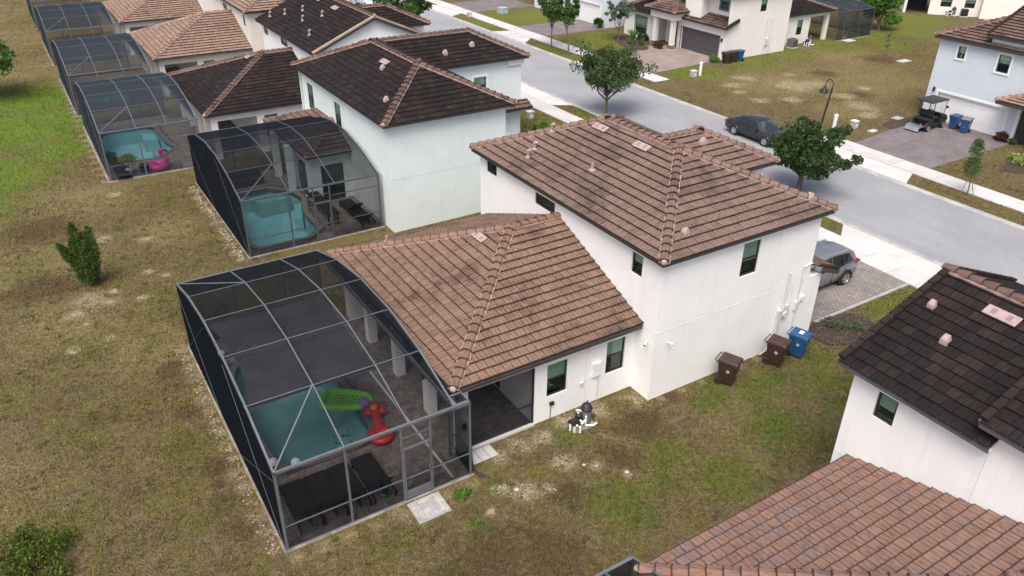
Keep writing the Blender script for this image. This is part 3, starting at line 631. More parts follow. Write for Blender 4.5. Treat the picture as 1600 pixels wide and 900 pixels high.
for nm, x0, x1 in (('kerb', 35.85, 36.3), ('kerb', 43.55, 44.0)):
    b = MB(); y = -60.0
    prof = [(0, 0), (.12, .10), (.26, .09), (.45, .012)] if x0 < 40 else [(0, .012), (.19, .09), (.33, .10), (.45, 0)]
    b.add([(x0+a, yy, z) for yy in (-60, 420) for a, z in prof], [(i+1, i, i+4, i+5) for i in range(3)]); o = b.build(nm, MT['gutter']); o['kind'] = 'structure'
def slab_walk(x0, x1, ya, yb, step=1.52):
    root = link('sidewalk', None); root['kind'] = 'structure'; sh = MB(); sh.box(0, 0, 0, x1-x0, step-.018, .06); me = sh.mesh('slab', MT['concrete'])
    y = ya
    while y < yb: o = link('slab', me, root); o.location = (x0, y, random.uniform(.0, .008)); o.rotation_euler = (random.gauss(0, .0015), random.gauss(0, .002), 0); y += step
    bd = MB(); bd.box(x0+.01, ya, 0, x1-.01, y, .03); bd.build('bedding', MT['gutter'], root)
slab_walk(32.9, 34.4, 8, 62); slab_walk(45.85, 47.45, 14, 33.4); slab_walk(45.85, 47.45, 50.3, 112)
def apron(poly, z=.05):
    b = MB(); b.prism(poly, 0, z); o = b.build('apron', MT['concrete'], bevel=.01); o['kind'] = 'structure'
apron([(34.42, 16.9), (35.84, 16.3), (35.84, 23.35), (34.42, 22.4)]); apron([(34.42, 49.3), (35.84, 48.4), (35.84, 56.5), (34.42, 55.6)])
apron([(44.02, 25.2), (45.83, 26.0), (45.83, 31.7), (44.02, 33.4)]); apron([(44.02, 52.2), (45.83, 52.9), (45.83, 58.7), (44.02, 59.5)]); apron([(44.02, 67.9), (45.83, 69.6), (45.83, 73.6), (44.02, 74.3)]); apron([(44.02, 83.5), (45.83, 84.5), (45.83, 90.5), (44.02, 91.5)])
sheet('driveway', rect(25.4, 17.5, 32.88, 22.5), .016, MT['drive']); sheet('driveway', rect(27.0, 49.4, 32.88, 55.4), .016, MT['concrete'])
b = MB(); b.box(26.4, 17.36, 0, 32.88, 17.5, .03); b.build('driveway_edge', MT['gutter'])['kind'] = 'structure'
sheet('driveway', [(47.47, 26.0), (57.5, 26.0), (57.5, 32.3), (52.3, 32.1), (47.47, 31.6)], .016, MT['drive_mauve']); sheet('driveway', [(47.47, 52.7), (54.6, 53.1), (56.9, 53.4), (56.9, 60.0), (54.2, 60.9), (47.47, 58.8)], .016, MT['drive_tan']); sheet('driveway', rect(47.47, 69.6, 55.7, 75.2), .016, MT['drive_mauve']); sheet('driveway', rect(47.47, 84.4, 56, 91), .016, MT['drive_mauve'])
def bed(poly, name='mulch_bed', mat='mulch', z=.05):
    q = smooth_ring(poly, 2); b = MB(); n = len(q); cx = sum(a for a, _ in q)/n; cy = sum(a for _, a in q)/n
    vs = [(x, y, .004) for x, y in q]+[(cx+(x-cx)*.86, cy+(y-cy)*.86, z) for x, y in q]+[(cx, cy, z+.02)]
    b.add(vs, [(i, (i+1) % n, n+(i+1) % n, n+i) for i in range(n)]+[(n+i, n+(i+1) % n, 2*n) for i in range(n)]); o = b.build(name, MT[mat], smooth=True); o['kind'] = 'structure'; return o
bed([(25.5, 17.35), (28.4, 17.3), (28.7, 16.4), (28.3, 15.7), (27, 15.3), (25.7, 15.6), (25.2, 16.5)]); bed([(51.6, 61.0), (54.4, 61.2), (55.6, 62.4), (55.7, 66.8), (53.5, 66.0), (52.2, 63.6)]); bed([(50.5, 23.6), (53.5, 24.2), (57.0, 25.0), (57.2, 21), (53, 21.5)]); bed([(52.4, 31.9), (54.6, 32.4), (57, 33.2), (54, 33.6), (52.3, 33.0)]); bed([(52.5, 59.4), (54.2, 60.6), (53.5, 61.2), (51.5, 60.6)])
b = MB()                                                # loose bark chips on the nearest bed
for k in range(1500):
    a = RNG.uniform(0, 6.283); r_ = RNG.uniform(0, 1)**.5; x, y = 26.95+1.7*r_*math.cos(a), 16.4+1.0*r_*math.sin(a); z = .055+RNG.uniform(0, .03); an = RNG.uniform(0, 3.14); s = RNG.uniform(.02, .06); ti = RNG.uniform(-.02, .03)
    dx, dy = s*math.cos(an), s*math.sin(an); b.add([(x-dx-dy*.3, y-dy+dx*.3, z), (x-dx+dy*.3, y-dy-dx*.3, z), (x+dx+dy*.3, y+dy-dx*.3, z+ti), (x+dx-dy*.3, y+dy+dx*.3, z+ti)], [(0, 1, 2, 3)])
t = NT('bark_chip'); MT['chip'] = t.princ(t.ramp(t.rand(), [(0, (.035, .022, .017)), (.5, (.075, .05, .038)), (.85, (.13, .095, .075)), (1, (.24, .19, .15))]), .9)
tag(b.build('mulch_chips', MT['chip']), 'loose dark bark chips strewn over the bed beside the paved driveway', 'mulch', kind='stuff')

# ------------------------------------------------------------------ grass blades
def grass(n, x0, x1, y0, y1, holes, hmin, hmax, dens, seed, wid=(.012, .03)):
    g = np.random.default_rng(seed); x = g.uniform(x0, x1, n); y = g.uniform(y0, y1, n); keep = np.ones(n, bool)
    for (a, b, c, d) in holes: keep &= ~((x > a) & (x < c) & (y > b) & (y < d))
    for (sx, sy, r_) in SAND: keep &= ~(((x-sx)**2+(y-sy)**2) < (r_*.85)**2*g.uniform(.3, 1.2, n))
    # clumpiness: keep more blades where a few sine fields agree
    cl = np.sin(x*1.3+1.7*np.sin(y*.7))+np.sin(y*1.9+1.3*np.sin(x*1.1))+np.sin((x+y)*3.7)*.6
    keep &= g.uniform(-2.6, 2.2, n) < cl+dens
    # inside the picture only
    P = np.stack([x, y, np.zeros(n)-CAM_H], 1); z = P@np.array(fw); keep &= (z > 1) & (np.abs(P@np.array(r2)/np.maximum(z, 1)*F_PX) < 860) & (np.abs(P@np.array(u2)/np.maximum(z, 1)*F_PX) < 500)
    x, y = x[keep], y[keep]; m = len(x); h = g.uniform(hmin, hmax, m); a = g.uniform(0, 6.283, m); w_ = g.uniform(*wid, m); lx, ly = g.normal(0, .6, m)*h, g.normal(0, .6, m)*h
    dx, dy = np.cos(a)*w_, np.sin(a)*w_; V = np.empty((m, 3, 3)); V[:, 0] = np.stack([x-dx, y-dy, np.zeros(m)], 1); V[:, 1] = np.stack([x+dx, y+dy, np.zeros(m)], 1); V[:, 2] = np.stack([x+lx, y+ly, h], 1)
    return V.reshape(-1, 3)
def tri_obj(name, V, mat, parent=None):
    m = len(V)//3; me = bpy.data.meshes.new(name); me.vertices.add(len(V)); me.vertices.foreach_set('co', V.astype(np.float32).ravel())
    me.loops.add(len(V)); me.loops.foreach_set('vertex_index', np.arange(len(V), dtype=np.int32)); me.polygons.add(m); me.polygons.foreach_set('loop_start', np.arange(0, len(V), 3, dtype=np.int32)); me.polygons.foreach_set('loop_total', np.full(m, 3, np.int32))
    me.materials.append(mat); me.update(calc_edges=True); return link(name, me, parent)
NOG = [(3.0, 16.8, 9.6, 29.3), (9.0, 17.5, 17, 29), (16.6, 16.9, 25.5, 30), (7.3, 35.6, 15, 48), (6.8, 15.9, 7.95, 17), (9.4, 17.2, 10.5, 18), (9, 34.6, 22, 48), (3, 49.5, 60, 62), (3, 64, 60, 77), (3, 80, 36, 93), (25, 17.3, 33, 22.6), (32.8, 0, 34.5, 70), (34.4, 16.3, 36, 23.4), (35.8, 0, 44.05, 200), (25.2, 15.3, 28.7, 17.4), (9.4, -3, 30, 9.6), (34.4, 48.4, 36, 56.5)]
A = grass(330000, -12, 33, 11.5, 48, NOG, .03, .09, 1.0, 5, (.010, .028)); B_ = grass(60000, 24, 36, 12, 56, NOG, .03, .09, 1.6, 6, (.014, .035)); Cg = grass(110000, -14, 3, 46, 124, NOG, .04, .11, 1.2, 8, (.016, .04))
def tufts(n, x0, x1, y0, y1, holes, seed):
    g = np.random.default_rng(seed); out = []; cx = g.uniform(x0, x1, n); cy = g.uniform(y0, y1, n); k = 22
    keep = np.ones(n, bool)
    for (a, b, c, d) in holes: keep &= ~((cx > a-.1) & (cx < c+.1) & (cy > b-.1) & (cy < d+.1))
    cx, cy = np.repeat(cx[keep], k), np.repeat(cy[keep], k); m = len(cx); r_ = np.repeat(g.uniform(.05, .22, m//k), k); x = cx+g.normal(0, 1, m)*r_; y = cy+g.normal(0, 1, m)*r_*.8; h = g.uniform(.04, .13, m); a = g.uniform(0, 6.283, m); w_ = g.uniform(.008, .02, m); lx, ly = g.normal(0, .5, m)*h, g.normal(0, .5, m)*h
    V = np.empty((m, 3, 3)); V[:, 0] = np.stack([x-np.cos(a)*w_, y-np.sin(a)*w_, np.zeros(m)], 1); V[:, 1] = np.stack([x+np.cos(a)*w_, y+np.sin(a)*w_, np.zeros(m)], 1); V[:, 2] = np.stack([x+lx, y+ly, h], 1); return V.reshape(-1, 3)
Tf = tufts(3200, -10, 27, 12, 46, NOG, 31)
tag(tri_obj('weed_tufts', Tf, leaf_tuft), 'small green weed tufts dotted over the dry lawn', 'weeds', kind='stuff')
tag(tri_obj('grass', np.concatenate([A, B_, Cg]), MT['blade']), 'patchy half dry lawn grass around the houses', 'grass', kind='stuff')
NOG2 = [(43, 25.2, 47.5, 33.4), (45.8, 0, 47.5, 200), (47, 26, 57.6, 32.4), (57, 15, 70, 33.5), (47, 52.6, 57, 60.5), (55, 52.7, 80, 70), (35, 0, 44.05, 200), (47, 69, 70, 76), (43, 52.2, 46, 59.5)]
Dg = grass(140000, 44.0, 82, 17, 76, NOG2, .04, .13, .6, 9, (.014, .034))
tag(tri_obj('weeds', Dg, MT['blade']), 'sparse weeds and grass on the vacant lot across the street', 'weeds', kind='stuff')
# ------------------------------------------------------------------ the house in the middle
W = MT['white']
H = thing('house', 'white two storey house with rusty brown tile roofs in the middle, lounge pool cage attached', 'house', (16.68, 16.97, 0))
p0, p1 = (16.68, 16.97), (24.62, 16.97)
wall_win(H, p0, p1, 2.92, 5.80, W, [(3.82, 4.70, 4.08, 5.46, dict(blind=.55))])
wall(H, p0, (25.4, 16.97), 0, 2.92, W)
wall_win(H, (16.68, 29.25), p0, 0, 5.80, W, [(.56, 1.42, 5.03, 5.57, dict(blind=0)), (4.47, 5.90, 4.95, 5.48, dict(blind=0)), (10.67, 11.25, 4.67, 5.48, dict(blind=.4))])
wall(H, (24.62, 16.97), (24.62, 29.25), 2.92, 5.80, W); wall(H, (25.4, 16.97), (25.4, 29.25), 0, 2.92, W); wall(H, (25.4, 29.25), (16.68, 29.25), 0, 5.80, W)
slabbox(H, 'ledge', W, 24.62, 16.98, 2.88, 25.39, 29.24, 2.93)
wall(H, (24.62, 21.75), (26.65, 21.75), 2.9, 5.8, W); wall(H, (26.65, 21.75), (26.65, 25.85), 0, 5.8, W); wall(H, (26.65, 25.85), (24.62, 25.85), 2.9, 5.8, W)
uf, uc = hip_rect(16.4, 24.92, 16.7, 29.55, 5.9, 7.72); wf, wc = wing(20.66, 27.0, 21.4, 26.2, 5.9, 6.98)
roof = make_roof(H, uf+wf, uc+wc, 'rose', 0, True, soffit=[(16.4, 16.7, 24.92, 29.55, 5.79), (24.9, 21.4, 27.0, 26.2, 5.79)])
for x, y in ((17.3, 26.3), (17.75, 26.5)): pipe_vent(roof, uf, x, y, True, .78)
pipe_vent(roof, uf, 18.9, 26.9, True, .78); pipe_vent(roof, uf, 18.15, 23.0, False, .95); hood_vent(roof, uf, 17.75+.25, 17.25+.25, .65)
box_vent(roof, uf, 20.05, 25.0, (0, 1, 0)); box_vent(roof, uf, 20.05, 22.35, (0, 1, 0)); hood_vent(roof, wf, 24.1, 23.1, .8); hood_vent(roof, uf, 24.2, 17.15+.25, .8)
# skirt roof that wraps the front corner
sk = MB(); sf = [[(25.0, 16.72, 2.98), (26.1, 16.72, 2.98), (26.1, 17.1, 3.2), (25.4, 17.1, 3.2)], [(26.15, 16.75, 2.98), (26.15, 21.4, 2.98), (24.64, 21.4, 3.55), (24.64, 17.3, 3.55)]]
make_roof(H, [[(26.15, 16.72, 2.95), (26.15, 21.6, 2.95), (24.64, 21.6, 3.5), (24.64, 16.95, 3.5)]], [], 'rust', 0, False, rakes=[((26.15, 16.73, 2.98), (25.05, 16.73, 3.38))])
# single storey rear part with the lanai
lf, lc = hip_back(9.02, 16.66, 17.67, 28.45, 3.0, 14.43, 5.05)
lroof = make_roof(H, lf, lc, 'rust', 296, True, soffit=[(9.02, 17.67, 16.66, 28.45, 2.86)])
box_vent(lroof, lf, 13.4, 23.6, (0, 1, 0), .95); pipe_vent(lroof, lf, 11.2, 27.5, False, .9)
wall_win(H, (12.31, 18.0), (16.68, 18.0), 0, 2.88, W, [(.52, 1.37, .98, 2.34, dict(blind=.48)), (3.09, 3.93, 1.0, 2.40, dict(blind=.45))])
slabbox(H, 'lintel', W, 9.36, 18.0, 2.46, 12.31, 18.2, 2.88); slabbox(H, 'lintel', W, 9.36, 18.2, 2.46, 9.56, 28.1, 2.88)
wall_win(H, (12.31, 28.1), (12.31, 18.2), 0, 2.88, W, [(5.2, 7.8, .03, 2.2, dict(blind=0)), (1.5, 3.0, .03, 2.2, dict(blind=0))]); wall(H, (16.68, 28.1), (9.36, 28.1), 0, 2.88, W); wall(H, (12.31, 18.19), (12.31, 18.01), 0, 2.88, W)
for y in (18.03, 20.35, 23.0, 25.65): slabbox(H, 'column', W, 9.37, y, 0, 9.74, y+.38, 2.46, bevel=.01)
slabbox(H, 'light_fixture', MT['black'], 9.28, 20.45, 1.55, 9.37, 20.57, 1.8, bevel=.01); slabbox(H, 'light_fixture', MT['black'], 9.5, 18.0-.08, 1.0, 9.62, 18.03, 1.22, bevel=.01)
slabbox(H, 'sill', MT['concrete'], 9.8, 17.92, 0, 12.31, 18.08, .07)
b = MB(); b.bar((9.8, 18.04, .9), (12.28, 18.04, .9), .05, .05); b.build('chair_rail', MT['bronze'], H); b = MB(); b.bar((12.28, 18.04, .07), (12.28, 18.04, 2.46), .05, .05); b.build('post', MT['bronze'], H)
b = MB(); b.add([(9.76, 18.05, .07), (12.27, 18.05, .07), (12.27, 18.05, .88), (9.76, 18.05, .88)], [(0, 1, 2, 3)]); b.build('screen_panel', MT['screen'], H); b = MB(); b.add([(9.76, 18.05, .92), (12.27, 18.05, .92), (12.27, 18.05, 2.46), (9.76, 18.05, 2.46)], [(0, 1, 2, 3)]); b.build('screen_panel', MT['screen'], H)
slabbox(H, 'gutter', MT['fascia'], 9.0, 17.58, 2.84, 16.6, 17.66, 2.97)
MT['joint'] = plain('joint_bead', (.60, .61, .60), .9)
def joint(house, a, c): b = MB(); b.bar(a, c, .012, .010); b.build('control_joint', MT['joint'], house)
for a, c in (((16.7, 16.966, 2.92), (25.38, 16.966, 2.92)), ((22.4, 16.966, 2.95), (22.4, 16.966, 5.75)), ((16.676, 17, 2.92), (16.676, 17.9, 2.92)), ((14.5, 17.996, .05), (14.5, 17.996, 2.8))): joint(H, a, c)
# services on the side wall
def pipe(house, pts, r_, m_, name='conduit'): b = MB(); b.path(pts, r_, 8); b.build(name, MT[m_], house, smooth=True)
y = 16.97
pipe(H, [(22.95, y-.06, 3.3), (22.95, y-.06, .5), (22.75, y-.07, .12), (22.4, y-.1, .06)], .022, 'pvc'); pipe(H, [(23.35, y-.07, 3.55), (23.35, y-.07, 1.9)], .05, 'box_grey'); pipe(H, [(23.75, y-.05, 3.5), (23.75, y-.05, 1.6)], .02, 'pvc'); pipe(H, [(24.15, y-.06, 3.6), (24.15, y-.06, .1)], .02, 'box_grey'); pipe(H, [(24.15, y-.06, 3.55), (24.35, y-.06, 3.62), (24.6, y-.06, 3.62)], .02, 'pvc')
slabbox(H, 'meter_box', MT['box_grey'], 23.0, y-.16, .35, 23.22, y, 1.95, bevel=.015); b = MB(); b.lathe([(.13, 0), (.14, .02), (.14, .10), (.10, .16)], (23.45, y-.16, 1.65), 14, axis='y'); b.build('meter', MT['box_grey'], H, smooth=True)
slabbox(H, 'service_box', MT['box_grey'], 23.3, y-.12, 1.5, 23.62, y, 2.05, bevel=.02); slabbox(H, 'service_box', MT['pvc'], 24.25, y-.1, 2.0, 24.5, y, 2.2, bevel=.015); slabbox(H, 'service_box', MT['box_grey'], 24.05, y-.1, 1.6, 24.24, y, 2.0, bevel=.015)
slabbox(H, 'breaker_box', MT['pvc'], 14.75, 17.9, 1.15, 15.12, 18.0, 1.75, bevel=.015); pipe(H, [(14.6, 17.95, 1.55), (14.6, 17.95, 2.8)], .02, 'pvc'); pipe(H, [(15.05, 17.95, 1.15), (15.05, 17.95, .05)], .02, 'box_grey'); slabbox(H, 'outlet_box', MT['box_grey'], 14.25, 17.93, .95, 14.4, 18.0, 1.1, bevel=.01)
slabbox(H, 'outlet_box', MT['black'], 12.95, 17.9, .62, 13.12, 18.0, .74, bevel=.01); pipe(H, [(13.0, 17.97, .6), (13.0, 17.97, .02)], .015, 'grey_plastic')
for (x, yy, dx, dy) in ((16.62, 17.32, -.16, -.1), (17.25, 16.90, .05, -.18)):
    c = MB(); c.path([(x, yy, 2.42), (x+dx*.3, yy+dy*.3, 2.45)], .03, 8); c.path([(x+dx*.3, yy+dy*.3, 2.45), (x+dx*1.2, yy+dy*1.2, 2.40)], [.045, .045], 10); q = c.build('security_camera', MT['pvc'], H, smooth=True); c = MB(); c.path([(x+dx*1.2, yy+dy*1.2, 2.40), (x+dx*1.28, yy+dy*1.28, 2.396)], .035, 10); c.build('lens', MT['black'], q, smooth=True)

# ------------------------------------------------------------------ near house beyond the picture's lower right
H = thing('house', 'white house with black mossy upper roof and red brown lower roof, nearest to the camera', 'house', (17.1, 9.75, 0))
wall_win(H, (17.1, 9.75), (17.1, -3.6), 0, 5.80, W, [(.77, 1.36, 4.65, 5.47, dict(blind=.5))]); wall(H, (24.8, 9.75), (17.1, 9.75), 0, 5.8, W, top=(3.85, 7.35)); wall(H, (24.8, -3.6), (24.8, 9.75), 0, 5.8, W)
wall(H, (17.1, 6.1), (17.1, -3.6), 5.8, 6.32, W)
gf, gc = gable(16.78, 25.1, 5.95, 10.1, 5.9, 7.5); rf = make_roof(H, gf, gc, 'black', 60, True, 'fascia_grey', soffit=[(16.78, 5.95, 17.09, 10.1, 5.79)], rakes=[((16.78, 10.12, 5.94), (20.94, 10.12, 7.54)), ((25.1, 10.12, 5.94), (20.94, 10.12, 7.54))])
hood_vent(rf, gf, 18.75, 8.55, .6); hood_vent(rf, gf, 19.55, 9.55, .55); box_vent(rf, gf, 20.2, 8.05, (0, 1, 0), 1.05)
gf2, gc2 = gable(16.78, 25.1, -4, 6.33, 6.42, 8.02); make_roof(H, gf2, gc2, 'black', 0, True, 'fascia_grey', soffit=[(16.78, -4, 17.09, 6.33, 6.31)], rakes=[((16.78, 6.35, 6.46), (20.94, 6.35, 8.06))])
lf, lc = hip_back(9.46, 17.08, -1.55, 9.25, 2.98, 14.88, 4.58); make_roof(H, lf, lc, 'red', 236, True, 'fascia', soffit=[(9.48, -1.55, 17.08, 9.25, 2.86)])
wall(H, (17.1, 8.9), (9.9, 8.9), 0, 2.88, W); wall(H, (9.9, 8.9), (9.9, -1.2), 0, 2.88, W); joint(H, (17.096, 6.05, .1), (17.096, 6.05, 5.7)); joint(H, (17.096, 9.7, 2.92), (17.096, -3, 2.92))

# ------------------------------------------------------------------ the row beyond
def rear_house(nm_label, y0, upper, kind, wallm, low=True, fascia='fascia', wins=(), winglab=None, ends='hip', lanai=True, xw=16.55, zr=7.72):
    H = thing('house', nm_label, 'house', (xw, y0+.35, 0), group='houses along the row'); Wm = MT[wallm]; L_ = 12.5; a = (xw, y0+.35); b_ = (24.65, y0+.35); yb = y0+L_-.3
    wall(H, a, b_, 0, 5.8, Wm, top=((24.65-xw)/2, zr-.2) if ends == 'gable' else None); wall_win(H, (xw, yb), a, 0, 5.8, Wm, [(yb-w_[0], yb-w_[1], w_[2], w_[3], dict(blind=.4)) for w_ in wins]); wall(H, b_, (24.65, yb), 0, 5.8, Wm); wall(H, (24.65, yb), (xw, yb), 0, 5.8, Wm)
    if ends == 'gable':
        f, c = gable(xw-.33, 25.0, y0, y0+L_, 5.9, zr); c += [((xw-.33, y0+.1, 5.92), ((xw+24.67)/2, y0+.1, zr+.02)), ((25.0, y0+.1, 5.92), ((xw+24.67)/2, y0+.1, zr+.02))]
        rk = [((xw-.33, y0-.02, 5.94), ((xw+24.67)/2, y0-.02, zr+.04)), ((25.0, y0-.02, 5.94), ((xw+24.67)/2, y0-.02, zr+.04))]; c = c[:1]; ra = rk
    else: f, c = hip_rect(xw-.33, 24.95, y0, y0+L_, 5.9, zr); ra = ()
    wf, wc = wing(20.6, 27.0, y0+4.9, y0+9.7, 5.9, 7.0)
    roof = make_roof(H, f+wf, c+wc, kind, 0, False, fascia, soffit=[(xw-.33, y0, 24.95, y0+L_, 5.79)])
    if ra:
        for p_, q_ in ra: b = MB(); p_ = Vector(p_); q_ = Vector(q_); b.bar(p_, q_, .16, .12); b.build('rake_tile', MT['fascia_tan'], roof); b = MB(); b.bar(p_-Vector((0, -.03, .16)), q_-Vector((0, -.03, .16)), .04, .2); b.build('rake_board', MT['fascia_grey'], roof)
    wall(H, (24.65, y0+5.25), (26.65, y0+5.25), 0, 5.8, Wm); wall(H, (26.65, y0+5.25), (26.65, y0+9.35), 0, 5.8, Wm)
    lf, lc = hip_back(9.05, xw-.02, y0-.15 if low is True else low, y0+10.7, 3.0, 14.4, 5.05); e0 = lf[0][0][1]
    lr = make_roof(H, lf, lc, kind, 0, False, 'fascia' if kind == 'black' else 'fascia_grey', soffit=[(9.05, e0, xw-.02, y0+10.7, 2.86)])
    box_vent(lr, lf, 13.6, e0+6.0, (0, 1, 0), 1.0)
    wall_win(H, (12.2, e0+.33), (xw, e0+.33), 0, 2.88, Wm, [(.5, 1.35, 1.0, 2.4, dict(blind=.3))]); slabbox(H, 'lintel', Wm, 9.4, e0+.33, 2.46, 12.2, e0+.53, 2.88); slabbox(H, 'column', Wm, 9.4, e0+.34, 0, 9.78, e0+.7, 2.46); slabbox(H, 'lintel', Wm, 9.4, e0+.53, 2.46, 9.6, y0+10.3, 2.88)
    for k in (2.7, 5.3, 7.9): slabbox(H, 'column', Wm, 9.41, e0+k, 0, 9.78, e0+k+.38, 2.46)
    wall(H, (12.2, y0+10.3), (12.2, e0+.55), 0, 2.88, Wm); wall(H, (xw, y0+10.3), (9.4, y0+10.3), 0, 2.88, Wm)
    return H, roof, f
h2, r2_, f2 = rear_house('white house with black gable roof and tan rake edge, behind the pink flamingo pool', 49.85, None, 'black', 'white', wins=((57.6, 56.1, 4.95, 5.5), (61.6, 60.6, 4.95, 5.5)), ends='gable', zr=7.78)
for x, y in ((16.95, 60.9), (17.2, 61.6), (17.7, 59.6), (18.6, 58.2), (17.9, 56.3), (18.9, 55.0), (17.2, 53.0)): pipe_vent(r2_, f2, x, y, True, .78)
box_vent(r2_, f2, 20.0, 58.6, (0, 1, 0), 1.1); box_vent(r2_, f2, 19.9, 55.0, (0, 1, 0), 1.1)
rear_house('cream house with pinkish brown roofs, next beyond the black gable house', 65.2, None, 'pink', 'cream', low=65.75, wins=((73.6, 72.2, 4.86, 5.4), (67.4, 66.8, 4.5, 5.4)))
rear_house('pale house with pinkish brown roofs, farthest house of the row in view', 81.0, None, 'pink', 'ivory', low=81.4, wins=((92, 91, 4.6, 5.4),))
# the pale green house next beyond the middle one
H = thing('house', 'pale green two storey house with black hip roof beside the clear blue pool cage', 'house', (14.6, 34.7, 0)); G_ = MT['mint']
wall(H, (14.6, 34.7), (21.35, 34.7), 0, 5.8, G_); wall_win(H, (14.6, 47.4), (14.6, 34.7), 0, 5.8, G_, [(.8, 1.85, 3.5, 5.1, dict(blind=.5)), (5.3, 6.25, 3.58, 5.1, dict(blind=.5))])
wall(H, (21.35, 34.7), (21.35, 43.0), 0, 5.8, G_); wall_win(H, (21.35, 43.0), (27.6, 43.0), 0, 5.8, G_, [(2.75, 3.65, 3.7, 4.9, dict(blind=.4, trim=MT['trim_white']))]); wall(H, (27.6, 43.0), (27.6, 47.95), 0, 5.8, G_); wall(H, (27.6, 47.95), (14.6, 47.95), 0, 5.8, G_)
slabbox(H, 'cornice', MT['trim_white'], 26.5, 42.88, 5.35, 27.75, 43.0, 5.78, bevel=.03); slabbox(H, 'ledge', MT['trim_white'], 27.0, 42.9, 2.6, 27.75, 43.0, 2.8, bevel=.02)
f, c = hip_rect(14.25, 21.7, 34.33, 47.74, 5.9, 7.6); wf, wc = wing(17.98, 27.95, 42.65, 48.3, 5.9, 7.22); roof = make_roof(H, f+wf, c+wc, 'black', 0, True, soffit=[(14.25, 34.33, 21.7, 47.74, 5.79), (21.6, 42.65, 27.95, 48.3, 5.79)])
hood_vent(roof, f, 15.35, 36.4, .7); hood_vent(roof, f, 16.75, 39.9, .7); box_vent(roof, f, 17.15, 40.4, (0, 1, 0)); hood_vent(roof, wf, 22.5, 43.7, .8); hood_vent(roof, wf, 24.6, 44.1, .8)
make_roof(H, [[(12.0, 39.95, 2.9), (14.58, 39.95, 2.9), (14.58, 42.5, 3.88)], [(12.0, 47.7, 2.9), (12.0, 39.95, 2.9), (14.58, 42.5, 3.88), (14.58, 45.1, 3.88)]], [((12.0, 39.95, 2.9), (14.5, 42.45, 3.86))], 'brown', 0, False, soffit=[(12.0, 39.95, 14.58, 47.7, 2.78)])
wall(H, (12.3, 40.3), (14.6, 40.3), 0, 2.8, G_, [(.55, 1.85, .03, 2.15)]); window(H, (12.3, 40.3), (14.6, 40.3), .55, 1.85, .03, 2.15, blind=0); wall(H, (12.3, 47.4), (12.3, 40.3), 0, 2.8, G_, [(1.2, 3.6, .03, 2.15), (4.6, 6.2, .03, 2.15)]); window(H, (12.3, 47.4), (12.3, 40.3), 1.2, 3.6, .03, 2.15, blind=0); window(H, (12.3, 47.4), (12.3, 40.3), 4.6, 6.2, .03, 2.15, blind=0)
for y in (42.6, 45.2): slabbox(H, 'column', G_, 11.7, y, 0, 12.05, y+.35, 2.78)
joint(H, (14.6, 34.696, 2.92), (21.3, 34.696, 2.92)); joint(H, (18.0, 34.696, 2.95), (18.0, 34.696, 5.7)); joint(H, (14.596, 34.75, 2.92), (14.596, 39.5, 2.92))
make_roof(H, [[(24.6, 42.3, 2.7), (28.1, 42.3, 2.7), (28.1, 43.0, 3.0), (24.6, 43.0, 3.0)]], [], 'brown', 0, False)

# ------------------------------------------------------------------ across the street
H = thing('house', 'ivory two storey house with dark grey garage door and porch, across the street', 'house', (56.4, 52.9, 0)); I_ = MT['ivory']
wall_win(H, (56.4, 52.9), (64.6, 52.9), 0, 5.8, I_, [(4.0, 4.8, 4.05, 5.25, dict(blind=.5))]); wall(H, (57.6, 56.6), (57.6, 52.9), 2.9, 5.8, I_, [(1.3, 2.3, 4.2, 5.4)]); window(H, (57.6, 56.6), (57.6, 52.9), 1.3, 2.3, 4.2, 5.4, trim=MT['grey_plastic'], blind=.4)
wall(H, (56.5, 62.0), (56.5, 56.6), 3.1, 5.8, I_, [(2.0, 3.1, 4.1, 5.4)]); window(H, (56.5, 62.0), (56.5, 56.6), 2.0, 3.1, 4.1, 5.4, trim=MT['grey_plastic'], blind=.4); wall(H, (56.5, 56.6), (57.6, 56.6), 3.1, 5.8, I_); slabbox(H, 'ledge', I_, 56.5, 56.6, 3.05, 57.6, 62, 3.1)
wall(H, (57.6, 67), (57.6, 62.0), 0, 5.8, I_); wall(H, (56.4, 59.3), (56.4, 52.9), 0, 3.05, I_, [(.45, 5.6, 0, 2.08)], depth=.2); MT['garage_grey'] = plain('garage_grey', (.075, .070, .074), .5, var=.06); garage_door(H, 56.4, 53.7, 58.85, 2.08, MT['garage_grey'], None)
for q in ((56.37, 53.6, 0, 56.42, 53.7, 2.16), (56.37, 58.85, 0, 56.42, 58.95, 2.16), (56.37, 53.7, 2.08, 56.42, 58.85, 2.16)): slabbox(H, 'garage_trim', MT['grey_plastic'], *q)
wall(H, (57.2, 61.9), (57.2, 59.3), 0, 3.05, I_, [(.7, 1.6, .05, 2.15)]); slabbox(H, 'front_door', MT['door_dark'], 57.3, 60.3, .03, 57.36, 61.2, 2.14, bevel=.01); wall(H, (57.2, 59.3), (56.4, 59.3), 0, 3.05, I_)
wall(H, (55.9, 67), (55.9, 62.4), 0, 2.7, I_, [(1.8, 3.5, .45, 2.1)]); window(H, (55.9, 67), (55.9, 62.4), 1.8, 3.5, .45, 2.1, trim=MT['grey_plastic'], blind=.6); wall(H, (55.9, 62.4), (57.6, 62.4), 0, 2.7, I_); wall(H, (57.6, 67), (55.9, 67), 0, 2.7, I_); wall(H, (64.6, 67), (57.6, 67), 0, 5.8, I_); wall(H, (64.6, 52.9), (64.6, 67), 0, 5.8, I_)
for (x, y) in ((55.2, 61.5), (55.2, 59.0)): slabbox(H, 'column', I_, x, y-.2, .35, x+.4, y+.2, 2.75); slabbox(H, 'column_base', MT['grey_plastic'], x-.06, y-.26, 0, x+.46, y+.26, .35, bevel=.01)
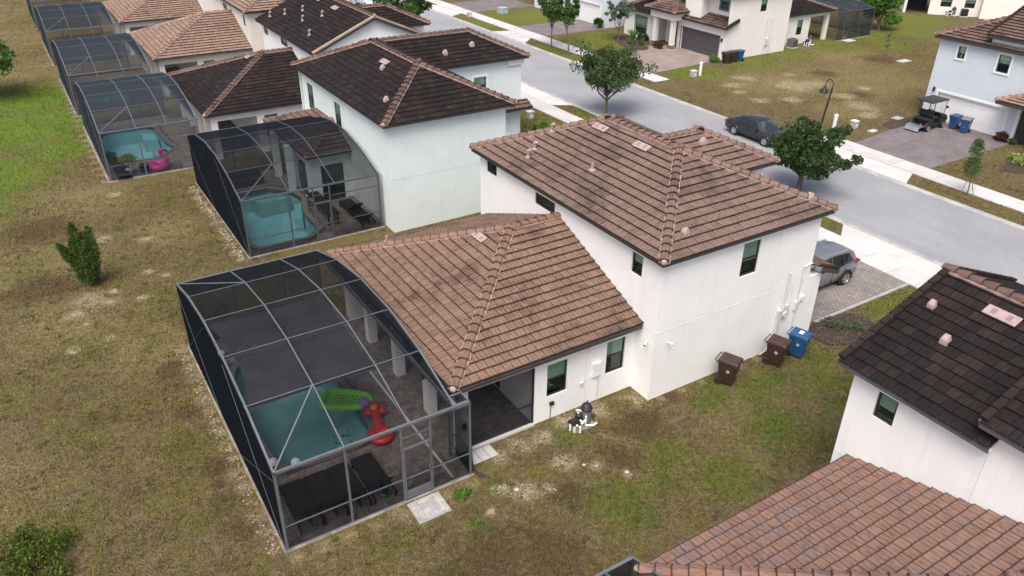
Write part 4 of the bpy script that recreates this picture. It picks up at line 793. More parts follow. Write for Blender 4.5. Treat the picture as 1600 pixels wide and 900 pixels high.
slabbox(H, 'entablature', I_, 54.95, 58.55, 2.75, 57.2, 61.95, 3.45); pf, pc = wing_back(57.4, 54.55, 58.15, 62.35, 3.55, 4.55); make_roof(H, pf, pc, 'brown', 0, False)
make_roof(H, [[(55.95, 59.0, 2.98), (55.95, 52.6, 2.98), (57.6, 52.95, 3.6), (57.6, 59.0, 3.6)]], [], 'brown', 0, False, rakes=[((55.95, 52.58, 3.0), (57.6, 52.62, 3.6))])
bf, bc = wing_back(57.6, 55.5, 62.1, 67.3, 2.75, 3.75); make_roof(H, bf, bc, 'black', 0, False)
f, c = hip_rect(56.2, 65.0, 52.5, 67.4, 5.9, 7.7); make_roof(H, f, c, 'brown', 0, False)
wall_win(H, (64.6, 54.3), (69.6, 54.3), 0, 2.9, I_, [(3.1, 3.9, .9, 2.35, dict(blind=.5))]); slabbox(H, 'column', I_, 72.1, 54.3, 0, 72.5, 54.65, 2.5); slabbox(H, 'lintel', I_, 69.6, 54.3, 2.5, 72.5, 54.6, 2.9); wall(H, (69.6, 54.3), (69.6, 65.5), 0, 2.9, I_); wall(H, (69.6, 65.5), (64.6, 65.5), 0, 2.9, I_)
f, c = wing(64.6, 72.9, 53.95, 65.9, 3.0, 5.2); make_roof(H, f, c, 'black', 0, False); slabbox(H, 'lamp', MT['black'], 56.25, 53.3, 1.65, 56.4, 53.42, 1.95)
for x in (61.6, 62.0, 62.3): pipe(H, [(x, 52.85, 3.3), (x, 52.85, .2)], .03, 'box_grey')
slabbox(H, 'meter_box', MT['box_grey'], 61.6, 52.75, .9, 62.0, 52.9, 1.5, bevel=.02)
H = thing('house', 'pale blue stucco house with white garage door behind the golf cart', 'house', (57.35, 33.2, 0)); Bm = MT['blue_stucco']; Tw = MT['trim_white']
wall(H, (57.35, 33.2), (57.35, 18), 0, 5.85, Bm, [(.9, 6.04, 0, 2.02), (1.48, 2.05, 4.61, 5.45), (4.42, 5.27, 4.3, 5.45), (6.95, 8.3, 0, 2.4)]); window(H, (57.35, 33.2), (57.35, 18), 1.48, 2.05, 4.61, 5.45, trim=Tw, blind=.5, grid=True); window(H, (57.35, 33.2), (57.35, 18), 4.42, 5.27, 4.3, 5.45, trim=Tw, blind=.5, grid=True)
garage_door(H, 57.35, 27.16, 32.3, 2.02, Tw, Tw); slabbox(H, 'front_door', MT['door_dark'], 57.5, 24.9, .03, 57.56, 26.25, 2.4); slabbox(H, 'door_trim', Tw, 57.3, 26.25, 0, 57.36, 26.45, 2.55); slabbox(H, 'door_trim', Tw, 57.3, 24.7, 2.4, 57.36, 26.25, 2.55)
wall(H, (57.35, 18), (66, 18), 0, 5.85, Bm); wall(H, (66, 33.2), (57.35, 33.2), 0, 5.85, Bm); wall(H, (57.35, 29.5), (57.35, 18), 5.85, 6.6, Bm); slabbox(H, 'frieze', Tw, 57.28, 18, 6.05, 57.36, 29.55, 6.45)
f, c = hip_rect(57.0, 66.3, 10, 33.5, 5.95, 7.95); roof = make_roof(H, f, c, 'brown', 0, False, soffit=[(57.0, 10, 66, 33.5, 5.84)], fh=.26); hood_vent(roof, f, 59.6, 31.6, .9); hood_vent(roof, f, 61.0, 29.5, .9)
f, c = gable(56.95, 66.3, 10, 29.8, 6.65, 8.5); make_roof(H, f, c, 'brown', 0, False, soffit=[(56.95, 10, 66, 29.8, 6.55)], rakes=[((56.95, 29.82, 6.68), (61.6, 29.82, 8.53))], fh=.26)
f, c = wing_back(57.35, 55.9, 23.4, 27.4, 2.85, 3.5); make_roof(H, f, c, 'pink', 0, False, fh=.26); slabbox(H, 'lamp', MT['black'], 57.2, 32.6, 2.0, 57.35, 32.72, 2.3)
H = thing('house', 'white house with plain white garage door at the top behind street trees', 'house', (55.7, 69.8, 0))
wall(H, (55.7, 84), (55.7, 69.8), 0, 5.8, MT['blue_stucco'], [(9, 13, 0, 2.15)]); garage_door(H, 55.7, 71.0, 75.0, 2.15, Tw, Tw); wall(H, (55.7, 69.8), (66, 69.8), 0, 5.8, MT['blue_stucco']); slabbox(H, 'column', MT['box_grey'], 55.2, 75.5, 0, 55.6, 75.95, 2.6); slabbox(H, 'column', MT['box_grey'], 55.2, 78.2, 0, 55.6, 78.6, 2.6); slabbox(H, 'front_door', MT['door_dark'], 55.6, 76.3, .03, 55.69, 77.5, 2.2)
f, c = hip_rect(55.3, 66.4, 69.4, 84.4, 5.9, 7.9); make_roof(H, f, c, 'brown', 0, False)
H = thing('house', 'cream house beyond the vacant lot with dark lanai opening and pool equipment', 'house', (93.15, 59.6, 0), R(-50)); Cm = MT['ivory']; WO[H.name] = Vector((0, 0, 0))
wall(H, (0, 0), (8.2, 0), 0, 3.0, Cm, [(.25, 2.75, 0, 2.5), (3.9, 5.1, .95, 2.4), (6.5, 7.6, .95, 2.4)]); window(H, (0, 0), (8.2, 0), 3.9, 5.1, .95, 2.4, blind=.6); window(H, (0, 0), (8.2, 0), 6.5, 7.6, .95, 2.4, blind=.6); slabbox(H, 'lanai_back', MT['interior'], .2, 2.5, 0, 2.8, 2.6, 2.6); wall(H, (8.2, 0), (8.2, -.9), 0, 5.8, Cm); wall(H, (8.2, -.9), (14, -.9), 0, 5.8, Cm); wall(H, (0, 9), (0, 0), 0, 3.0, Cm)
make_roof(H, [[(-.4, -.4, 3.0), (8.2, -.4, 3.0), (8.2, 5, 5.0), (-.4, 5, 5.0)]], [], 'brown', 0, False); make_roof(H, [[(7.8, -1.3, 5.9), (14.4, -1.3, 5.9), (14.4, 4, 7.8), (7.8, 4, 7.8)]], [], 'brown', 0, False)
# ------------------------------------------------------------------ pool cages
def cage(label, x0, x1, prof, ribs, ymet='frame_grey', scr='screen', door=None, near_posts=None, ext=None, rails=(.9,), brace=((0, 0),), out=-1, detail=True, zlow=None):
    C = thing('pool_cage', label, 'pool cage', (x0, prof[0][0], 0), group='screened pool cages'); Mt = MT[ymet]; S = MT[scr]; xs = [x0]+list(ribs)+[x1]; w_ = .055
    free = x0 if out < 0 else x1; ys = [p_[0] for p_ in prof]; y0, y1 = ys[0], ys[-1]; ze = prof[0][1]
    def part(name, fn): b = MB(); fn(b); return b.build(name, Mt, C)
    def panel(q): b = MB(); b.add(q, [tuple(range(len(q)))]); b.build('screen_panel', S, C)
    for i, x in enumerate(xs):
        edge = i in (0, len(xs)-1)
        def f(b):
            for k in range(len(prof)-1): b.bar((x, *prof[k]), (x, *prof[k+1]), .055 if edge else .040, .08)
        part('rib', f)
    for k, (y, z) in enumerate(prof):
        wd = .08 if k in (0, len(prof)-1) else .035; part('purlin', lambda b: b.bar((x0, y, z-.01), (x1, y, z-.01), wd, wd))
    for i in range(len(xs)-1):
        for k in range(len(prof)-1): panel([(xs[i], *prof[k]), (xs[i+1], *prof[k]), (xs[i+1], *prof[k+1]), (xs[i], *prof[k+1])])
    # free long side
    for y, z in prof: part('post', lambda b: b.bar((free, y, 0), (free, y, z), .08, .08))
    for k in range(len(prof)-1):
        (ya, za), (yb, zb) = prof[k], prof[k+1]; zc = rails[0]
        part('chair_rail', lambda b: b.bar((free, ya, zc), (free, yb, zc), .05, .05)); fo = free+out*.045; panel([(fo, ya, .02), (fo, yb, .02), (fo, yb, zc), (fo, ya, zc)]); panel([(fo, ya, zc), (fo, yb, zc), (fo, yb, zb-.03), (fo, ya, za-.03)])
    part('sole_plate', lambda b: b.bar((free, y0, .03), (free, y1, .03), .06, .06))
    for a, c in ((prof[0], prof[2]), (prof[2], prof[0]), (prof[3], prof[5]), (prof[5], prof[3])):
        part('brace_cable', lambda b: b.path([(free+out*.06, a[0], .1), (free+out*.06, c[0], c[1]-.25)], .006, 5))
    # transom over the house gutter
    hs = x1 if out < 0 else x0
    for k in range(len(prof)-1):
        (ya, za), (yb, zb) = prof[k], prof[k+1]
        if zlow: panel([(hs, ya, min(za, zlow)), (hs, yb, min(zb, zlow)), (hs, yb, zb), (hs, ya, za)])
    if zlow: part('super_gutter', lambda b: b.bar((hs+.02, y0, zlow-.08), (hs+.02, y1, zlow-.08), .14, .14))
    # end walls
    for yy, nps, dr in ((y0, near_posts or xs, door), (y1, xs, None)):
        xr = ext if (ext and yy == y0) else x1; npx = sorted(set(list(nps)+([xr] if xr not in nps else [])))
        for i, x in enumerate(npx): part('post', lambda b: b.bar((x, yy, 0), (x, yy, ze), .075 if i in (0, len(npx)-1) else .045, .075))
        if ext and yy == y0: part('purlin', lambda b: b.bar((x1, yy, ze-.01), (ext, yy, ze-.01), .12, .12))
        part('sole_plate', lambda b: b.bar((npx[0], yy, .03), (npx[-1], yy, .03), .05, .05))
        for i in range(len(npx)-1):
            xa, xb = npx[i], npx[i+1]; isd = dr and abs(xa-dr[0]) < .2 and abs(xb-dr[1]) < .2; zs = [.05]
            rl = [2.12, 2.5] if isd else list(rails)
            for z in rl: part('chair_rail', lambda b: b.bar((xa, yy, z), (xb, yy, z), .038, .038)); zs.append(z)
            zs.append(ze)
            if isd:
                d = MB(); t_ = .045
                for p_, q_ in (((xa+.05, yy-.03, .06), (xa+.05, yy-.03, 2.06)), ((xb-.05, yy-.03, .06), (xb-.05, yy-.03, 2.06)), ((xa+.05, yy-.03, 2.06), (xb-.05, yy-.03, 2.06)), ((xa+.05, yy-.03, .12), (xb-.05, yy-.03, .12)), ((xa+.05, yy-.03, .92), (xb-.05, yy-.03, .92))): d.bar(p_, q_, t_, .04)
                dd = d.build('door', Mt, C); q = MB(); q.add([(xa+.07, yy-.03, .12), (xb-.07, yy-.03, .12), (xb-.07, yy-.03, 2.04), (xa+.07, yy-.03, 2.04)], [(0, 1, 2, 3)]); q.build('door_screen', S, dd); slabbox(dd, 'handle', MT['steel'], xb-.12, yy-.09, 1.0, xb-.08, yy-.05, 1.16); slabbox(dd, 'kick_plate', Mt, xa+.08, yy-.036, .14, xb-.08, yy-.028, .42)
                zs = zs[1:]
            for k in range(len(zs)-1): panel([(xa, yy, zs[k]), (xb, yy, zs[k]), (xb, yy, zs[k+1]), (xa, yy, zs[k+1])])
    # roof corner braces
    fi = (xs[0], xs[1]) if out < 0 else (xs[-1], xs[-2])
    for (ka, kb) in ((0, 1), (len(prof)-1, len(prof)-2)): part('brace', lambda b: b.bar((fi[0], *prof[ka]), (fi[1], *prof[kb]), .05, .05))
    return C
PZ = (2.95, 3.65, 4.0, 4.0, 3.65, 2.95)
def pr(ys): return list(zip(ys, PZ))
C = cage('bowed screen cage over the sheltered pool nearest the camera, grey frame with screen door', 3.14, 8.7, pr((16.98, 19.32, 21.63, 24.08, 26.6, 29.1)), (5.15, 7.16), door=(6.88, 7.84), near_posts=(3.14, 5.15, 6.88, 7.84), ext=9.2, zlow=3.02)
for a, c in (((9.2, 17.0, .03), (9.2, 18.0, .03)), ((9.2, 17.0, 2.95), (9.2, 18.0, 2.95)), ((8.7, 17.5, 2.95), (9.2, 17.5, 2.95)), ((9.2, 17.0, .9), (9.2, 18, .9)), ((9.0, 18.0, 0), (9.0, 18.0, 2.95))): b = MB(); b.bar(a, c, .06, .06); b.build('return_frame', MT['frame_grey'], C)
for q in ([(9.2, 17.0, .05), (9.2, 18, .05), (9.2, 18, 2.95), (9.2, 17, 2.95)], [(8.7, 17, 2.96), (9.2, 17, 2.96), (9.2, 18, 2.96), (8.7, 18, 2.96)]): b = MB(); b.add(q, [(0, 1, 2, 3)]); b.build('screen_panel', MT['screen'], C)
cage('bowed screen cage over the clear blue pool beside the pale green house', 7.4, 14.35, pr((35.72, 38.0, 39.93, 42.12, 44.62, 46.75)), (9.68, 12.0), 'frame_dark', 'screen_dense', door=(10.85, 11.7), near_posts=(7.4, 9.6, 10.85, 11.7), rails=(.9, 2.35))
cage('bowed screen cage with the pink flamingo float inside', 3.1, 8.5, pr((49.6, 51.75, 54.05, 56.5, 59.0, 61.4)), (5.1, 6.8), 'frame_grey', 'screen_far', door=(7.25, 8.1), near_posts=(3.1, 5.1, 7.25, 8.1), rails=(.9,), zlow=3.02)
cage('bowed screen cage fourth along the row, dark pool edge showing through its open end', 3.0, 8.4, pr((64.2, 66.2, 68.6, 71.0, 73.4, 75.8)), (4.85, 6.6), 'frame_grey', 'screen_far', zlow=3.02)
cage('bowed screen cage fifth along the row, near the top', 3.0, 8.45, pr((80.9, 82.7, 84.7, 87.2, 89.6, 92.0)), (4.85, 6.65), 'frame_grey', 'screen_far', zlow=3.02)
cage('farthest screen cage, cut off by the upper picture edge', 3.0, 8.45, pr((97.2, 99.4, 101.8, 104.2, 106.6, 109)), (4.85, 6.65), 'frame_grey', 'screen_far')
cage('dark screen cage of the nearest house, only one corner in view', 3.4, 9.62, pr((-2.2, .2, 2.6, 5.0, 7.4, 9.66)), (5.5, 7.6, 8.75), 'frame_grey')
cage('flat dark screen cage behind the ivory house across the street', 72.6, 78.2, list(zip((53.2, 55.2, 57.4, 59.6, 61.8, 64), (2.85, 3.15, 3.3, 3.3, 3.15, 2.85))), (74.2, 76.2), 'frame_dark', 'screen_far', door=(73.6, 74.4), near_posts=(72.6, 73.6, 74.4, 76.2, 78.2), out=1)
MT['footing'] = plain('footing_concrete', (.23, .205, .17), .95, var=.35, scale=2.5, bump=.02, bscale=12, world=True)
# ------------------------------------------------------------------ decks, pools
t = NT('pool_tile'); p = t.pos(); ch = t.n('TexChecker'); t.l(p, ch.inputs[0]); ch.inputs['Scale'].default_value = 13; ch.inputs[1].default_value = (.03, .07, .11, 1); ch.inputs[2].default_value = (.06, .12, .16, 1); MT['pool_tile'] = t.princ(ch.outputs[0], .25)
def pool(label, poly, depth=1.25, plaster='plaster', shelf=None):
    P = thing('swimming_pool', label, 'pool', (sum(x for x, _ in poly)/len(poly), sum(y for _, y in poly)/len(poly), 0), group='backyard pools'); n = len(poly)
    b = MB(); b.add([(x, y, .0) for x, y in poly]+[(x, y, -depth) for x, y in poly], [(i, n+i, n+(i+1) % n, (i+1) % n) for i in range(n)]+[tuple(range(n, 2*n))]); b.build('basin', MT[plaster], P)
    b = MB(); b.add([(x, y, -.10) for x, y in poly], [tuple(range(n))]); b.build('water', MT['water'], P)
    cx, cy = sum(x for x, _ in poly)/n, sum(y for _, y in poly)/n; b = MB(); o_ = []
    for i in range(n):
        a = Vector(poly[i-1]); q = Vector(poly[i]); c = Vector(poly[(i+1) % n]); d = ((c-q).normalized()+(q-a).normalized()).normalized(); o_.append((q.x+d.y*.28, q.y-d.x*.28))
    b.add([(x, y, .045) for x, y in poly]+[(x, y, .045) for x, y in o_]+[(x, y, -.08) for x, y in poly], [(i, n+i, n+(i+1) % n, (i+1) % n) for i in range(n)]+[(2*n+i, i, (i+1) % n, 2*n+(i+1) % n) for i in range(n)]); b.build('coping', MT['paver'], P)
    inn = [((x-cx)*.985+cx, (y-cy)*.985+cy) for x, y in poly]; b = MB(); b.add([(x, y, -.015) for x, y in inn]+[(x, y, -.20) for x, y in inn], [(i, n+i, n+(i+1) % n, (i+1) % n) for i in range(n)]); b.build('waterline_tile', MT['pool_tile'], P)
    if shelf:
        for k, (q, z) in enumerate(shelf): b = MB(); b.prism(q, -depth+.01, z); b.build('step', MT['plaster_green'] if k == 0 else MT[plaster], P)
    return P
P1 = pool('pool with green tinted water half shaded by the grey sail', POOL1, 1.2, 'plaster_green', [([(6.0, 20.33), (6.9, 20.36), (7.3, 20.9), (7.3, 22.2), (6.3, 21.5)], -.3)])
b = MB()
for k in range(26): x, y = 6.1+RNG.uniform(0, .9), 20.45+RNG.uniform(0, 1.0); b.lathe([(.035, 0), (.035, .012)], (x, y, -.3), 8)
b.build('step_marker', MT['black'], P1)
pool('turquoise pool under the second cage beside dark loungers', POOL2, 1.2, 'plaster', [([(9.8, 42.6), (11.6, 42.7), (10.7, 43.8), (9.6, 43.8)], -.3), ([(11.35, 39.7), (11.9, 41.6), (11.6, 41.9), (10.9, 39.8)], -.35)])
pool('light blue pool behind the pink flamingo float', POOL3, 1.2, 'plaster', [([(6.3, 52.7), (7.5, 53.8), (7.15, 55.2), (6.3, 55.0)], -.35), ([(6.2, 57.4), (7.1, 57.2), (7.05, 58.8), (6.3, 59.2)], -.4)]); pool('dark pool in the fourth cage along the row', POOL4, 1.3, 'plaster_green')
t = NT('deck_joint'); MT['deckbase'] = plain('deck_joint_sand', (.075, .066, .058), .95, var=.2, world=True)
def inside(x, y, poly):
    r_ = False; j = len(poly)-1
    for i in range(len(poly)):
        (xi, yi), (xj, yj) = poly[i], poly[j]
        if (yi > y) != (yj > y) and x < (xj-xi)*(y-yi)/(yj-yi)+xi: r_ = not r_
        j = i
    return r_
def grow(poly, d):
    n = len(poly); o_ = []
    for i in range(n):
        a = Vector(poly[i-1]); q = Vector(poly[i]); c = Vector(poly[(i+1) % n]); e = ((c-q).normalized()+(q-a).normalized()).normalized(); o_.append((q.x+e.y*d, q.y-e.x*d))
    return o_
def deck(x0, y0, x1, y1, pl, single=0, sz=.225, name='patio'):
    bm = bmesh.new(); ed = []; ring_ = grow(pl, .2) if pl else None
    for pts in ([(x0, y0), (x1, y0), (x1, y1), (x0, y1)],)+((ring_,) if pl else ()):
        vs = [bm.verts.new((x, y, .012)) for x, y in pts]; ed += [bm.edges.new((vs[i], vs[(i+1) % len(vs)])) for i in range(len(vs))]
    bmesh.ops.triangle_fill(bm, use_beauty=True, use_dissolve=False, edges=ed); bmesh.ops.recalc_face_normals(bm, faces=bm.faces[:])
    me = bpy.data.meshes.new(name); bm.to_mesh(me); bm.free(); me.materials.append(MT['deckbase']); D = link(name, me); D['kind'] = 'structure'
    big = MB(); cand = []; row = 0; y = y0; rg = random.Random(4); g2 = grow(pl, .27) if pl else None
    while y < y1-.05:
        x = x0; first = row % 2 == 0
        while x < x1-.05:
            w2 = sz*.5 if first else sz*(1.5 if rg.random() < .45 else 1.0); first = False; w2 = min(w2, x1-x)
            ok = not (pl and any(inside(a, c, g2) for a in (x, x+w2) for c in (y, y+sz)))
            if ok: cand.append((x, y, w2))
            x += w2
        y += sz; row += 1
    cand.sort(key=lambda q: q[1]); ms = {}
    for i, (x, y, w2) in enumerate(cand):
        h = .042+rg.uniform(-.003, .004)
        if i < single and w2 in (sz, sz*1.5):
            if w2 not in ms: q = MB(); q.box(0, 0, 0, w2-.012, sz-.012, .03); ms[w2] = q.mesh('paver', MT['paver'])
            o = link('paver', ms[w2], D); o.location = (x, y, h-.03)
        else: big.add([(x, y, h), (x+w2-.012, y, h), (x+w2-.012, y+sz-.012, h), (x, y+sz-.012, h), (x, y, .01), (x+w2-.012, y, .01), (x+w2-.012, y+sz-.012, .01), (x, y+sz-.012, .01)], [(0, 1, 2, 3), (4, 5, 1, 0), (5, 6, 2, 1), (6, 7, 3, 2), (7, 4, 0, 3)])
    q = big.build('paver_field', MT['paver'], D); q['kind'] = 'stuff'; return D
deck(3.2, 17.02, 9.18, 29.05, POOL1, 290); deck(9.18, 18.06, 12.3, 28.05, None); deck(7.45, 35.8, 14.58, 46.7, POOL2); deck(3.15, 49.65, 8.6, 61.3, POOL3); deck(8.6, 50.1, 12.2, 60.2, None); deck(3.05, 64.25, 8.6, 75.7, POOL4, 0, .3); deck(8.6, 66.1, 12.2, 75.4, None, 0, .3); deck(3.05, 81, 12, 92, None, 0, .4)
for (x0, y0, x1, y1) in ((3.02, 16.86, 9.3, 16.97), (3.02, 16.97, 3.1, 29.2), (7.3, 35.58, 14.5, 35.7), (7.3, 35.7, 7.37, 46.9), (2.9, 49.4, 8.6, 49.56), (2.9, 49.56, 3.06, 61.5), (2.82, 64.05, 8.4, 64.18), (2.82, 64.18, 2.96, 75.9), (2.82, 80.8, 2.96, 92), (72.5, 53.0, 78.3, 53.18)):
    b = MB(); b.box(x0, y0, -.02, x1, y1, .03); b.build('footing', MT['footing'])['kind'] = 'structure'
b = MB(); b.box(8.58, 17.1, .03, 8.66, 24, .052); b.build('deck_drain', MT['box_grey'])['kind'] = 'structure'
S = thing('door_slab', 'pale paver stoop outside the cage screen door', 'stoop', (7.35, 16.4, 0)); b = MB(); b.box(6.84, 15.86, 0, 7.92, 16.78, .05); b.build('base', MT['gutter'], S)
for i in range(4):
    for k in range(4): slabbox(S, 'paver', MT['paver_pale'], 6.87+i*.258, 15.9+k*.218, .05, 6.87+i*.258+.25, 15.9+k*.218+.21, .075+random.uniform(0, .005), bevel=.006)
for i in range(3): tag(slabbox(None, 'stepping_stone', MT['concrete'], 9.5+i*.32, 17.28, .0, 9.5+i*.32+.30, 17.86, .045, bevel=.008), ['square pale stepping stone nearest the cage corner', 'middle pale stepping stone outside the lanai screen', 'pale stepping stone farthest from the cage corner'][i], 'paving slab', 'stepping stones by the lanai')
# grey sail
n = 18; b = MB(); vs = []
for i in range(n+1):
    for k in range(n+1):
        s, q = i/n, k/n; x = 3.22+s*3.92; yy = 19.2+q*4.8; bow = .30*math.sin(math.pi*q)*(1-s); x += bow; yy += (.10*math.sin(math.pi*s))*(1 if q < .5 else -1)*abs(1-2*q); z = 3.55+.33*q-.30*abs(.5-q)*0 - .10*math.sin(math.pi*s)*math.sin(math.pi*q)
        z = min(z, 3.86); vs.append((x, yy, z))
b.add(vs, [(i*(n+1)+k, (i+1)*(n+1)+k, (i+1)*(n+1)+k+1, i*(n+1)+k+1) for i in range(n) for k in range(n)])
t = NT('sail_fabric'); p = t.pos(); wv = t.noise(t.vscale(p, (3, 26, 3)), 3, 3); c = t.vary((.088, .087, .098), t.vscale(p, (2, 14, 2)), 3, .22); MT['sail'] = t.princ(c, .9, 0, .2, wv, .004)
S = thing('shade_sail', 'grey woven shade sail stretched below the nearest cage roof', 'shade sail', (5.2, 21.6, 3.6)); b.build('fabric', MT['sail'], S)
for (x, y, z, x2, y2, z2) in ((3.22, 19.2, 3.55, 3.14, 19.0, 3.6), (7.14, 19.2, 3.55, 7.16, 19.1, 3.6), (3.22, 24.0, 3.86, 3.14, 24.1, 3.95), (7.14, 24.0, 3.86, 7.16, 24.1, 3.95)): q = MB(); q.path([(x, y, z), (x2, y2, z2)], .015, 6); q.build('tie', MT['steel'], S)
# ------------------------------------------------------------------ trees and plants
def leaves(cent, rad, n, size, seed, flat=.0, asp=.55, up_bias=.3):
    g = np.random.default_rng(seed); k = g.integers(0, len(cent), n); off = g.normal(0, 1, (n, 3)); off /= np.maximum(1, np.linalg.norm(off, axis=1)/1.6)[:, None]
    C = cent[k]+off*rad[k][:, None]*np.array([1, 1, .75]); d = g.normal(0, 1, (n, 3)); d[:, 2] *= (1-flat); d /= np.linalg.norm(d, axis=1)[:, None]
    e = g.normal(0, 1, (n, 3)); e[:, 2] += 0; e -= d*np.sum(e*d, 1)[:, None]; e /= np.linalg.norm(e, axis=1)[:, None]; s = size*g.uniform(.6, 1.3, n)[:, None]
    a = d*s; b = e*s*asp; V = np.empty((n, 4, 3)); V[:, 0] = C-a; V[:, 1] = C-b; V[:, 2] = C+a; V[:, 3] = C+b
    return V
def quad_obj(name, V, mat, parent):
    m = len(V); F = V.reshape(-1, 3).astype(np.float32); me = bpy.data.meshes.new(name); me.vertices.add(len(F)); me.vertices.foreach_set('co', F.ravel()); me.loops.add(len(F)); me.loops.foreach_set('vertex_index', np.arange(len(F), dtype=np.int32))
    me.polygons.add(m); me.polygons.foreach_set('loop_start', np.arange(0, len(F), 4, dtype=np.int32)); me.polygons.foreach_set('loop_total', np.full(m, 4, np.int32)); me.materials.append(mat); me.update(calc_edges=True); return link(name, me, parent)
def tree(label, x, y, h, cz, rx, rz, n, leaf, seed, mat='leaf_oak', trunk=.12, nclump=42, bole=None, cat='tree', name='tree', lean=(0, 0), clump=.42, ry=None, fork=False, stem='bark'):
    T = thing(name, label, cat, (x, y, 0)); g = np.random.default_rng(seed); ry = ry or rx; b = MB(); bole = bole or cz-rz*.75; lx, ly = lean
    top = Vector((lx, ly, bole)); b.path([(0, 0, -.05), (lx*.3, ly*.3, bole*.4), top], [trunk*1.35, trunk, trunk*.85], 9); C = []; Rr = []
    nl = max(7, nclump//6)
    for q in range(nl):                                   # limbs, each carrying its own lobe of clumps
        a_ = 2.4*q+g.uniform(-.5, .5); el = g.uniform(-.35, 1.0); ln = g.uniform(.62, 1.12); dz = math.sin(el*1.3); dr = math.sqrt(max(.05, 1-dz*dz))
        e = np.array([lx+dr*math.cos(a_)*rx*ln, ly+dr*math.sin(a_)*ry*ln, cz+dz*rz*ln]); s0 = np.array(top); m_ = s0+(e-s0)*.5+np.array([g.normal(0, .07)*rx, g.normal(0, .07)*rx, .1*rz])
        b.path([top-Vector((0, 0, g.uniform(0, .15)*bole)), m_, e], [trunk*.45, trunk*.27, trunk*.07], 6, caps=False)
        for k in range(max(4, nclump//nl)):
            f_ = g.uniform(.35, 1.06); c = s0+(e-s0)*f_+np.array([g.normal(0, .20)*rx, g.normal(0, .20)*ry, abs(g.normal(0, .22))*rz-.05*rz]); C.append(c); Rr.append(clump*g.uniform(.5, 1.15)*min(rx, rz)*.5)
            if k % 2: b.path([m_, m_+(c-m_)*.6, c], [trunk*.16, trunk*.10, trunk*.03], 5, caps=False)
    if fork:
        for s in (-1, 1): b.path([(lx*.6, ly*.6, bole*.72), (lx+s*.22*rx, ly-s*.1*rx, bole*1.05), (lx+s*.45*rx, ly-s*.2*rx, cz)], [trunk*.8, trunk*.6, trunk*.3], 7)
    b.build('trunk', MT[stem], T, smooth=True, world=False)
    quad_obj('crown', leaves(np.array(C), np.array(Rr), n, leaf, seed+1), MT[mat], T); return T
tree('bushy street oak with forked trunk seen against the road, above the middle house roof', 36.35, 44.9, 5.3, 3.55, 2.55, 1.55, 12000, .10, 3, 'leaf_oak', .10, 110, bole=1.7, fork=True, clump=.50)
tree('dense dark street oak beside the lamp post', 37.35, 27.7, 5.2, 2.55, 2.4, 1.6, 13500, .10, 5, 'leaf_dark', .15, 84, bole=1.0, clump=.46)
tree('slim street tree with pale trunk on the far verge', 44.9, 61.6, 5.2, 4.1, 1.25, 1.2, 3600, .13, 8, 'leaf_mid', .07, 34, bole=2.4, lean=(-.15, .3), clump=.45)
tree('slim street tree with dark trunk just left of its twin on the far verge', 45.2, 65.0, 5.0, 3.9, 1.25, 1.5, 3600, .13, 9, 'leaf_mid', .07, 34, bole=2.0, clump=.45)
tree('sparse small ornamental tree before the ivory house', 53.0, 64.3, 3.9, 3.0, 1.75, .95, 2200, .11, 12, 'leaf_grey', .06, 36, bole=1.5, fork=True, clump=.4)
tree('leafy green street tree above the black garage roof near the top edge', 33.6, 72.5, 6.4, 4.6, 2.9, 1.9, 6000, .17, 14, 'leaf_mid', .13, 50, bole=2.2)
tree('bright green bushy tree beside the dark cage at the top right', 81.3, 54.4, 5.6, 2.8, 2.0, 2.7, 8500, .17, 16, 'leaf_bright', .12, 60, bole=.6, clump=.5)
tree('dark tree cut off by the left picture edge', -2.75, 72.6, 6.2, 3.4, 2.2, 2.5, 8500, .16, 18, 'leaf_mid', .16, 66, bole=1.4, clump=.5)
# the upright cypress on the rear lawn: a main bundle of flames and one side arm
T = thing('cypress', 'lone upright cypress bush with a side arm on the dry rear lawn', 'tree', (.38, 36.75, 0)); b = MB(); g = np.random.default_rng(21); C = []; Rr = []
for k in range(9): a = g.uniform(0, 6.28); b.path([(.10*math.cos(a), .10*math.sin(a), 0), (.2*math.cos(a), .2*math.sin(a), .5), (.22*math.cos(a), .22*math.sin(a), 1.3)], [.035, .03, .015], 6)
b.path([(0, 0, .3), (-.35, .05, 1.2), (-.75, .1, 1.9)], [.04, .03, .01], 6); b.build('trunk', MT['bark'], T, smooth=True, world=False)
for (sx, sy, ex, ey, z0, z1, rmax) in ((-.10, 0, -.06, .05, .35, 3.1, .36), (.26, -.05, .50, 0, .35, 2.8, .32), (-.15, .05, -.24, .08, .35, 2.35, .32), (.08, -.25, .22, -.25, .35, 2.25, .34), (.14, .2, .26, .22, .35, 2.5, .32), (-.12, 0, -.82, .1, .9, 2.25, .24)):
    for k in range(26):
        s = k/25; C.append((sx+(ex-sx)*s+g.normal(0, .03), sy+(ey-sy)*s+g.normal(0, .03), z0+(z1-z0)*s)); Rr.append(.70*rmax*max(.16, math.sin(math.pi*(.16+.80*s))**.8))
quad_obj('crown', leaves(np.array(C), np.array(Rr), 30000, .045, 22, asp=.35), MT['leaf_cypress'], T)
